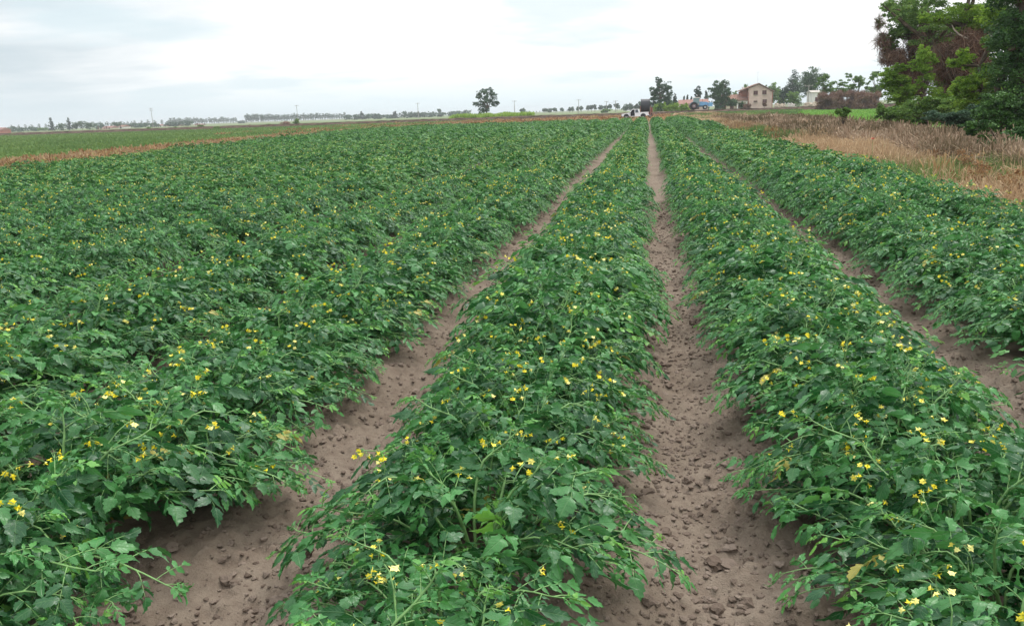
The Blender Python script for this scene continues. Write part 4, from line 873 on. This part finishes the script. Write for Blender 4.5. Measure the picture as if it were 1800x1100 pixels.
def house_simple(label, x0_, x1_, ytop, yeave, Y, wall, roof, seed, nwin=3, depth_=8, group=None):
    X1, z1 = pt(x0_, ytop, Y); X2, _ = pt(x1_, ytop, Y); ze = pt(x0_, yeave, Y)[1]; xm = (X1+X2)/2; L = X2-X1; zr = max(z1+.16, ze+.16+.6); ze += .16
    o = empty('farmhouse', (xm, Y, -.16), label, 'house', group)
    MB().box((0, 0, ze/2), (L, depth_, ze)).build('wall', wall, o)
    MB().prism([(-depth_/2-.4, ze-.05), (depth_/2+.4, ze-.05), (0, zr)], 'x', -L/2-.3, L/2+.3).build('roof', roof, o)
    for k in range(nwin):
        x = -L/2+L*(k+.5)/nwin; MB().box((x, -depth_/2-.03, ze*.55), (1.0, .08, 1.2)).build('window', 'shutter', o)
    MB().box((-L*.04, -depth_/2-.04, 1.05), (1.0, .06, 2.1)).build('door', 'wood_door', o)
    return o
house_simple('brick-red house cut off by the left edge of the photo', -14, 9, 225, 229, 420, 'brick_red', 'tile_red', 1)
gH = 'small far houses left of the leftmost pole'
house_simple('small white house with pale roof below the hazy trees', 174, 187, 227, 229, 500, 'stucco_white', 'tile_brown', 2, 2, group=gH)
house_simple('small house with red roof beside the white one', 186, 202, 222, 225, 520, 'stucco_cream', 'tile_red', 3, 2, group=gH)
house_simple('tiny white house right of the red-roofed one', 213, 223, 220, 223, 540, 'stucco_white', 'tile_brown', 4, 1, group=gH)
gI = 'low pale farm buildings right of the leftmost pole'
house_simple('low pale building just right of the leftmost pole', 276, 290, 219, 221, 640, 'stucco_white', 'tile_red', 5, 2, group=gI)
house_simple('long low pale building in the middle of the three', 292, 320, 221, 222.5, 640, 'stucco_white', 'tile_brown', 6, 4, group=gI)
house_simple('low pale building at the right of the three', 345, 358, 218, 220, 640, 'stucco_white', 'tile_brown', 7, 2, group=gI)
house_simple('pale red-roofed low building behind the tractor and the bright bushes', 1194, 1243, 176, 183, 268, 'stucco_pink', 'tile_red', 8, 4, depth_=9)
house_simple('white house partly hidden behind the utility pole', 1423, 1441, 160, 163, 262, 'stucco_white', 'concrete', 9, 1)
# white plastic tunnel by the truck
X1, z1 = pt(1098, 188.5, 620); X2, _ = pt(1110, 188.5, 620); L = X2-X1
o = empty('plastic_tunnel', ((X1+X2)/2, 620, -.16), 'low white plastic tunnel beyond the bank above the truck', 'greenhouse')
th = np.linspace(0, math.pi, 11); pf = [(3*math.cos(a), 2.0*math.sin(a)) for a in th]; MB().prism(pf, 'x', -L/2, L/2).build('cover', 'plastic_sheet', o)
for k in range(4): MB().tube([(-L/2+L*k/3, 3.03*math.cos(a), 2.03*math.sin(a)) for a in th], .04, 5).build('hoop', 'pole_grey', o)

def pole(label, px, ytop, Y, arms=1, group='utility poles on the plain', h0=None):
    X, zt = pt(px, ytop, Y); h = zt+.16; o = empty('utility_pole', (X, Y, -.16), label, 'utility pole', group)
    MB().tube([(0, 0, -.3), (0, 0, h*.5), (0, 0, h)], [max(.16, Y*.00042), max(.13, Y*.00036), max(.1, Y*.00028)], 8, cap=True).build('post', 'pole_grey', o)
    for k in range(arms):
        MB().box((0, 0, h-.35-k*1.0), (2.2, .14, max(.12, Y*.0003))).build('crossarm', 'pole_grey', o)
        for s_ in (-1, 0, 1): MB().cyl((s_*.95, 0, h-.35-k*1.0+.22), .07, .26, n=8).build('insulator', 'concrete', o)
    return o, X, h
poles = [pole('leftmost utility pole on the horizon, above the far houses', 265, 190, 420, 2), pole('utility pole rising above the round green bush on the bank', 521, 185, 430), pole('utility pole above the hazy middle trees, left of the lone tree', 734, 181, 430), pole('utility pole just right of the lone tree', 904, 177, 430),
         pole('tallest utility pole between the lone tree and the truck', 1017, 175, 420), pole('left one of the two close poles above the truck', 1066, 178, 440), pole('right one of the two close poles above the truck', 1082, 177, 450)]
o, X, h = pole('pale concrete utility pole with crossarm right of the farmhouse', 1422, 149, 235, group='farm poles')
# wires on the two close poles and the farm pole
for (xa_, Ya, xb_, Yb, h1, lb) in ((poles[5][1], 440, poles[6][1], 450, 5.3, 'thin wire between the two close poles above the truck'), (pt(1340, 150, 240)[0], 262, X, 235, 6.7, 'thin wire running from the pole to the farmhouse')):
    q = np.linspace(0, 1, 12); P = np.stack([xa_+(xb_-xa_)*q, Ya+(Yb-Ya)*q, h1-.5*4*q*(1-q)+(h-h1-.6)*q*(1 if Yb == 235 else 0)], 1); tag(MB().tube(P, .02, 4).build('power_wire', 'plastic_dark'), lb, 'wire')

# ------------------------------------------------------------------ farmhouse
def farmhouse():
    Y = 262; m_ = px_m(Y)
    xl, ze = pt(1316, 157.5, Y); xr, _ = pt(1358, 160, Y); xa, za = pt(1334, 147.5, Y); zb = -.12
    o = empty('farmhouse', (xl, Y, zb), 'two-storey pink stucco farmhouse with brown tiled gable roof and dark shutters', 'house')
    W_ = xr-xl; er = pt(1358, 160, Y)[1]-zb; ap = za-zb; el = pt(1301, 160.5, Y)[1]-zb; xL = pt(1302, 160, Y)[0]-xl; ax = xa-xl; D = 9.5
    zl = ap+(el-ap)*(ax-0)/(ax-xL)                                  # roof height over the facade's left corner
    MB().prism([(0, 0), (W_, 0), (W_, er-.12), (ax, ap-.15), (0, zl-.15)], 'y', 0, D).build('wall', 'stucco_pink', o)
    q_ = MB().prism([(xL+.35, 0), (-.003, 0), (-.003, zl-.17), (xL+.35, el-.12)], 'y', 2.0, D).build('wall', 'brick_red', o); q_['label'] = 'recessed brick wall under the long roof slope'
    MB().box((W_+.02, -.02, er/2-.1), (.22, .12, er-.25)).build('corner_pillar', 'brick_red', o)
    MB().box((.06, -.02, er/2), (.14, .1, er-.3)).build('corner_pillar', 'brick_red', o)
    t_ = .20; ov = .5
    sr = (er-ap)/(W_-ax); roof = MB().prism([(xL-.15, el-.03), (ax, ap), (W_+ov, er+sr*ov), (W_+ov, er+sr*ov+t_), (ax, ap+t_), (xL-.15, el+t_-.03)], 'y', -.6, D+.6).build('roof', 'tile_brown', o)
    MB().box((xL+1.1, 4, el+.6), (.7, .7, 1.3)).build('chimney', 'stucco_white', roof)
    MB().tube([(ax, 3, ap), (ax, 3, ap+3.6)], .02, 5).build('antenna', 'pole_grey', roof)
    MB().box((ax, 3, ap+3.4), (1.0, .03, .03)).build('antenna_bar', 'pole_grey', roof)
    def win(px, py, wpx, hpx, shut=True):
        x, z = pt(px, py, Y); x -= xl; z -= zb; w_, h_ = wpx*m_, hpx*m_
        f = MB().box((x, -.02, z), (w_+.16, .10, h_+.16)).build('window', 'stucco_cream', o)
        if shut:
            for s_ in (-1, 1): MB().box((x+s_*w_/4, -.08, z), (w_/2-.03, .06, h_)).build('shutter', 'shutter', f)
        else: MB().box((x, -.08, z), (w_, .04, h_)).build('pane', 'shutter', f)
        MB().box((x, -.12, z-h_/2-.1), (w_+.3, .2, .07)).build('sill', 'concrete', f)
    win(1328.3, 163.5, 7, 6.5); win(1343.6, 162.7, 7, 6.5); win(1344, 178.5, 7, 6.5); win(1328, 178.6, 6, 2.2, False)
    # low wing at left, ridge parallel to the view
    xw0 = pt(1267, 170, Y)[0]-xl; xw1 = -.02; zr = pt(1285, 167, Y)[1]-zb; zev = pt(1285, 176.5, Y)[1]-zb
    MB().prism([(.6, 0), (7.6, 0), (7.6, zev), (4.0, zr-.15), (.6, zev)], 'x', xw0, xw1-.02).build('wing', 'stucco_cream', o)
    MB().prism([(-.1, zev-.15), (4.0, zr-.1), (8.2, zev-.15), (8.2, zev+.05), (4.0, zr+.1), (-.1, zev+.05)], 'x', xw0-.3, xw1).build('wing_roof', 'tile_brown', o)
    for k, f_ in enumerate((.14, .42, .68)):
        d_ = MB().box((xw0+(-xw0)*f_, .56, 1.3), (1.1, .10, 1.4 if k else 2.3)).build('window' if k else 'door', 'shutter' if k else 'wood_door', o)
    pc = MB(); 
    for xx in (-3.2, -.6): pc.box((xx, -1.2, 1.2), (.3, .3, 2.4))
    pc.box((-1.9, -.55, 2.47), (3.2, 1.9, .12)); pc.build('porch', 'stucco_white', o)
farmhouse()
# rubble heap, pale low walls right of the house
for k, (a0, a1, t_, mt, lb) in enumerate(((1360, 1372, 183, 'rubble', 'pale sandy heap touching the right corner of the farmhouse'), (1371, 1382, 183, 'rubble', 'pale heap of rubble in the middle, right of the farmhouse'), (1383, 1398, 182.5, 'concrete', 'whitish heap before the light green tree'), (1412, 1440, 180, 'rubble', 'sandy earth heap at the foot of the utility pole'), (1436, 1480, 182, 'rubble', 'long sandy heap right of the utility pole'))):
    Yk = 226; X0 = pt((a0+a1)/2, 185, Yk)[0]; zt = pt((a0+a1)/2, t_, Yk)[1]; w_ = (a1-a0)*px_m(Yk)/2; mb = MB(); v, f = ico(4); r = np.random.default_rng(700+k)
    nz = vnoise(v[:, 0]*3+k, v[:, 1]*3+v[:, 2]*2, 700+k)*.5+vnoise(v[:, 0]*9, v[:, 2]*9+v[:, 1]*4, 701+k)*.25+.65
    mb.add(v*nz[:, None]*np.array([w_, 1.6, zt+.12]), f); q_ = mb.build('earth_heap', mt); q_.location = (X0, Yk, -.12); tag(q_, lb, 'heap', 'pale heaps right of the farmhouse')
mb = MB()
for k in range(26):
    mb.box((k*.55, 0, .6), (.09, .09, 1.2+.1*math.sin(k*3)))
for z_ in (.45, .95): mb.box((6.9, 0, z_), (14, .05, .06))
q_ = mb.build('garden_fence', 'pole_grey'); q_.location = (pt(1374, 185, 233)[0], 233, .2); tag(q_, 'grey garden fence with thin posts between farmhouse and utility pole', 'fence')

# ------------------------------------------------------------------ pickup truck (front towards -X)
def wheel(parent, x, y, z, r_t, wd, rimmat='rim_metal', rr=.62, lug=False, name='wheel'):
    mb = MB(); th = np.linspace(0, 2*math.pi, 29)[:-1]; prof = [(-wd/2, rr*r_t), (-wd/2, r_t*.9), (-wd*.38, r_t), (wd*.38, r_t), (wd/2, r_t*.9), (wd/2, rr*r_t)]
    V = np.array([[(x+p[1]*math.cos(a), y+p[0], z+p[1]*math.sin(a)) for a in th] for p in prof]); n = 28; i = np.arange(5)[:, None]*n; j = np.arange(n)[None]; j2 = (j+1) % n
    mb.add(V.reshape(-1, 3), np.stack([i+j, i+j2, i+n+j2, i+n+j], -1).reshape(-1, 4))
    if lug:
        for a in np.arange(0, 6.28, .26):
            for s_ in (-1, 1): mb.tube([(x+r_t*1.0*math.cos(a), y, z+r_t*math.sin(a)), (x+r_t*1.01*math.cos(a+.12), y+s_*wd*.45, z+r_t*1.01*math.sin(a+.12))], .035, 4)
    w_ = mb.build(name, 'black_rubber', parent, smooth=False)
    mb = MB(); mb.cyl((x, y, z), rr*r_t, wd*.7, 'y', 20)
    q = mb.build('rim', rimmat, w_)
    for s_ in (-1, 1): MB().cyl((x, y+s_*wd*.38, z), rr*r_t*.3, .04, 'y', 10).build('hub', 'plastic_dark' if rimmat == 'rim_metal' else 'rim_metal', w_)
    return w_
def pickup():
    Y = 147.0; x0, _ = pt(1093.0, 200, Y); x1, _ = pt(1140.5, 200, Y); L = 5.0; s_ = (x1-x0)/L
    o = empty('pickup_truck', ((x0+x1)/2, Y, -.10), 'white double-cab pickup truck parked sideways at the field end with its front door open', 'pickup truck'); o.scale = (s_, s_, s_); o.rotation_euler = (0, 0, R(-2))
    def arch(cx, r=.46, z0=.42, n=10, flip=False):
        a = np.linspace(math.pi, 0, n) ; return [(cx+r*math.cos(q), .38+r*math.sin(q)) for q in a if .38+r*math.sin(q) >= z0-.05]
    fx, rx = -1.62, 1.50
    low = [(-2.48, .42)]+[(fx-.46, .42)]+arch(fx)+[(fx+.46, .42)]+[(-.85, .42), (-.85, 1.02), (-1.0, 1.06), (-1.75, .98), (-2.30, .88), (-2.46, .74)]
    body = MB().prism(low, 'y', -.88, .88); body.prism([(-.85, .34), (-.05, .34), (-.05, .44), (-.85, .44)], 'y', -.88, .88)
    body.prism([(-.05, .34), (1.0, .34), (rx-.47, .42)]+arch(rx)+[(rx+.47, .42), (2.46, .50), (2.48, 1.10), (.75, 1.08), (.75, 1.02), (-.05, 1.02)], 'y', -.88, -.80)
    body.prism([(-.85, .34), (1.0, .34), (rx-.47, .42)]+arch(rx)+[(rx+.47, .42), (2.46, .50), (2.48, 1.10), (.75, 1.08), (.75, 1.02), (-.85, 1.02)], 'y', .80, .88)
    body.box((2.44, 0, .82), (.06, 1.6, .56)); body.box((.78, 0, .8), (.06, 1.6, .54)); body.box((1.6, 0, .60), (1.7, 1.6, .05))
    b = body.build('body', 'paint_white', o)
    cab = MB()
    cab.prism([(-.62, 1.62), (-.50, 1.69), (.55, 1.69), (.62, 1.60), (.55, 1.58), (-.55, 1.58)], 'y', -.70, .70)
    for y in (-1, 1):
        def seg(a, b_, w_): cab.tube([(a[0], y*.85, a[1]), (b_[0], y*.70, b_[1])], w_, 4)
        seg((-1.02, 1.03), (-.56, 1.60), .05); seg((-.05, 1.0), (-.02, 1.60), .055); seg((.74, 1.02), (.60, 1.60), .07)
    cab.box((.73, 0, 1.15), (.05, 1.5, .26)); cab.build('cab', 'paint_white', o)
    MB().box((-.10, 0, .80), (1.45, 1.5, .74)).box((-.35, -.38, 1.2), (.18, .5, .6)).box((-.35, .38, 1.2), (.18, .5, .6)).build('cab_interior', 'dark_interior', o)
    def pane(name, pts, mat='glass_dark'):
        me = bpy.data.meshes.new(name); me.from_pydata(pts, [], [tuple(range(len(pts)))]); me.materials.append(MATS[mat]); return mk(name, me, o)
    pane('windscreen', [(-.98, -.78, 1.06), (-.98, .78, 1.06), (-.57, .66, 1.58), (-.57, -.66, 1.58)])
    pane('rear_window', [(.70, -.7, 1.28), (.70, .7, 1.28), (.62, .64, 1.56), (.62, -.64, 1.56)])
    for y in (-1, 1):
        pane('side_window', [(.04, y*.845, 1.05), (.62, y*.845, 1.05), (.54, y*.715, 1.56), (.03, y*.715, 1.56)])
    pane('side_window', [(-.92, .845, 1.05), (-.1, .845, 1.05), (-.08, .715, 1.56), (-.54, .715, 1.56)])
    # open front door, hinged at the windscreen pillar and swung towards the viewer
    dm = MB(); dm.box((-.92, -1.25, .72), (.06, .74, .62)); dm.tube([(-.92, -.90, 1.03), (-.75, -.92, 1.52), (-.75, -1.2, 1.52), (-.92, -1.6, 1.03)], .03, 4)
    d_ = dm.build('front_door', 'paint_white', o); MB().box((-.90, -1.63, 1.02), (.1, .16, .14)).build('mirror', 'plastic_dark', d_)
    MB().box((.32, -.895, .93), (.14, .02, .03)).build('door_handle', 'plastic_dark', o)
    for x, z in ((fx, .38), (rx, .38)):
        for y in (-1, 1): wheel(o, x, y*.76, z, .37, .24)
    MB().box((-2.50, 0, .48), (.14, 1.70, .26), bev=.03).build('front_bumper', 'plastic_dark', o)
    MB().box((2.52, 0, .52), (.12, 1.6, .16), bev=.02).build('rear_bumper', 'rim_metal', o)
    MB().box((-2.47, 0, .74), (.04, .8, .16)).build('grille', 'plastic_dark', o)
    for y in (-1, 1):
        MB().box((-2.40, y*.68, .76), (.16, .30, .15), bev=.02).build('headlight', 'lamp_glass', o); MB().box((2.475, y*.82, .88), (.05, .1, .3)).build('tail_light', 'lamp_red', o)
    MB().prism([(fx-.5, .40)]+arch(fx, .5)+[(fx+.5, .40), (fx+.42, .40)]+arch(fx, .43)[::-1]+[(fx-.42, .40)], 'y', -.90, -.875).build('wheel_arch', 'plastic_dark', o)
    MB().prism([(rx-.5, .40)]+arch(rx, .5)+[(rx+.5, .40), (rx+.42, .40)]+arch(rx, .43)[::-1]+[(rx-.42, .40)], 'y', -.90, -.885).build('wheel_arch', 'plastic_dark', o)
pickup()
# ------------------------------------------------------------------ hose reel behind the truck
def hose_reel():
    Y = 150.5; xa, zt = pt(1127.3, 174.5, Y); xb, _ = pt(1141.8, 174.5, Y); W_ = xb-xa; Rr = 1.22; zc = zt+.12-Rr
    o = empty('hose_reel', ((xa+xb)/2, Y, -.12), 'tall black irrigation hose reel standing behind the bed of the white truck', 'hose reel')
    mb = MB(); n = 15; P = []; 
    for k in range(n*6+1):
        x = -W_/2+W_*k/(n*6); P.append((x, Rr*(.965+.03*abs(math.sin(k/6*math.pi)))))
    th = np.linspace(0, 2*math.pi, 49)[:-1]; V = np.array([[(p[0], p[1]*math.cos(a), zc+p[1]*math.sin(a)) for a in th] for p in P]); m = len(P); i = np.arange(m-1)[:, None]*48; j = np.arange(48)[None]; j2 = (j+1) % 48
    mb.add(V.reshape(-1, 3), np.stack([i+j, i+j2, i+48+j2, i+48+j], -1).reshape(-1, 4)); mb.build('hose_drum', 'black_hose', o, smooth=True)
    for s_ in (-1, 1):
        f = MB(); f.tube([(s_*(W_/2+.04), Rr*1.0*math.cos(a), zc+Rr*1.0*math.sin(a)) for a in np.linspace(0, 6.2832, 40)], .03, 6)
        for a in np.arange(0, 6.28, math.pi/4): f.tube([(s_*(W_/2+.05), 0, zc), (s_*(W_/2+.05), Rr*math.cos(a), zc+Rr*math.sin(a))], .03, 4)
        f.build('flange', 'plastic_dark', o)
        MB().tube([(s_*(W_/2+.16), -1.0, .45), (s_*(W_/2+.16), 0, zc), (s_*(W_/2+.16), 1.0, .45)], .06, 4).build('side_frame', 'rust_red', o)
        wheel(o, s_*(W_/2+.1)*1.0, 1.15, .42, .42, .2); 
    MB().box((0, 0, .52), (W_+.5, 2.4, .14)).box((0, -1.9, .5), (.12, 1.6, .12)).build('chassis', 'rust_red', o)
    MB().box((W_/2+.38, .1, 1.35), (.34, .5, .8)).tube([(W_/2+.3, 0, .9), (W_/2+.62, 0, .6)], .05, 6).build('drive_box', 'rust_red', o)
hose_reel()
# ------------------------------------------------------------------ tractor (front towards +X)
def tractor():
    X0 = pt(1231, 190, 200)[0]; Y = levee_y(X0)+1.1; xa = pt(1211.5, 190, Y)[0]; xb = pt(1252, 190, Y)[0]; s_ = (xb-xa)/5.2; X0 = (xa+xb)/2
    o = empty('tractor', (X0, Y, .80), 'blue farm tractor with glazed cab standing on the bank left of the farmhouse', 'tractor'); o.scale = (s_, s_, s_*1.0)
    xr_, xf = -1.55, .95
    for y in (-1, 1):
        wheel(o, xr_, y*.85, .82, .82, .45, 'rim_purple', .55, True, 'rear_wheel'); wheel(o, xf, y*.8, .48, .48, .30, 'rim_metal', .5, True, 'front_wheel')
        a = np.linspace(R(15), R(165), 10); MB().prism([(xr_+.95*math.cos(q), .82+.95*math.sin(q)) for q in a]+[(xr_+.87*math.cos(q), .82+.87*math.sin(q)) for q in a[::-1]], 'y', y*.62-.02 if y > 0 else -1.1, 1.1 if y > 0 else -.60).build('fender', 'paint_darkblue', o)
    MB().prism([(-.35, .85), (1.45, .85), (1.6, 1.0), (1.6, 1.45), (1.4, 1.62), (-.35, 1.75)], 'y', -.36, .36).build('hood', 'paint_blue', o)
    MB().box((1.63, 0, 1.2), (.04, .6, .5)).build('grille', 'plastic_dark', o)
    for y in (-1, 1): MB().cyl((1.64, y*.24, 1.42), .08, .05, 'x', 10).build('headlight', 'lamp_glass', o)
    MB().box((-.3, 0, .75), (3.0, .5, .4)).build('chassis', 'paint_darkblue', o)
    MB().box((2.15, 0, 1.05), (.95, 1.2, .85), bev=.06).box((1.7, 0, .75), (.3, .5, .2)).build('front_ballast_box', 'paint_blue', o)
    cb = MB(); 
    for x in (-1.75, -.35):
        for y in (-1, 1): cb.tube([(x, y*.66, 1.2), (x+(.1 if x < -1 else -.05), y*.6, 2.55)], .05, 4)
    cb.box((-1.05, 0, 1.22), (1.5, 1.36, .16)); cb.build('cab_frame', 'paint_grey', o)
    MB().box((-1.05, 0, 2.62), (1.75, 1.45, .16), bev=.05).build('cab_roof', 'stucco_white', o)
    MB().box((-1.04, 0, 1.92), (1.34, 1.22, 1.22), taper=.93).build('cab_glass', 'glass_tint', o)
    MB().tube([(.35, .2, 1.65), (.35, .2, 2.35)], .045, 8).build('exhaust', 'rust_red', o)
tractor()

# ------------------------------------------------------------------ air
hb = MB().box((0, 2000, 9.4), (7600, 4800, 21.2)); m, t, out = newmat('haze')
pv = t.nodes.new('ShaderNodeVolumePrincipled'); pv.inputs['Color'].default_value = (0.93, 0.97, 1.0, 1); pv.inputs['Density'].default_value = 0.00031; pv.inputs['Anisotropy'].default_value = 0.0
t.links.new(pv.outputs[0], out.inputs['Volume'])
tag(hb.build('haze', 'haze'), kind='stuff')
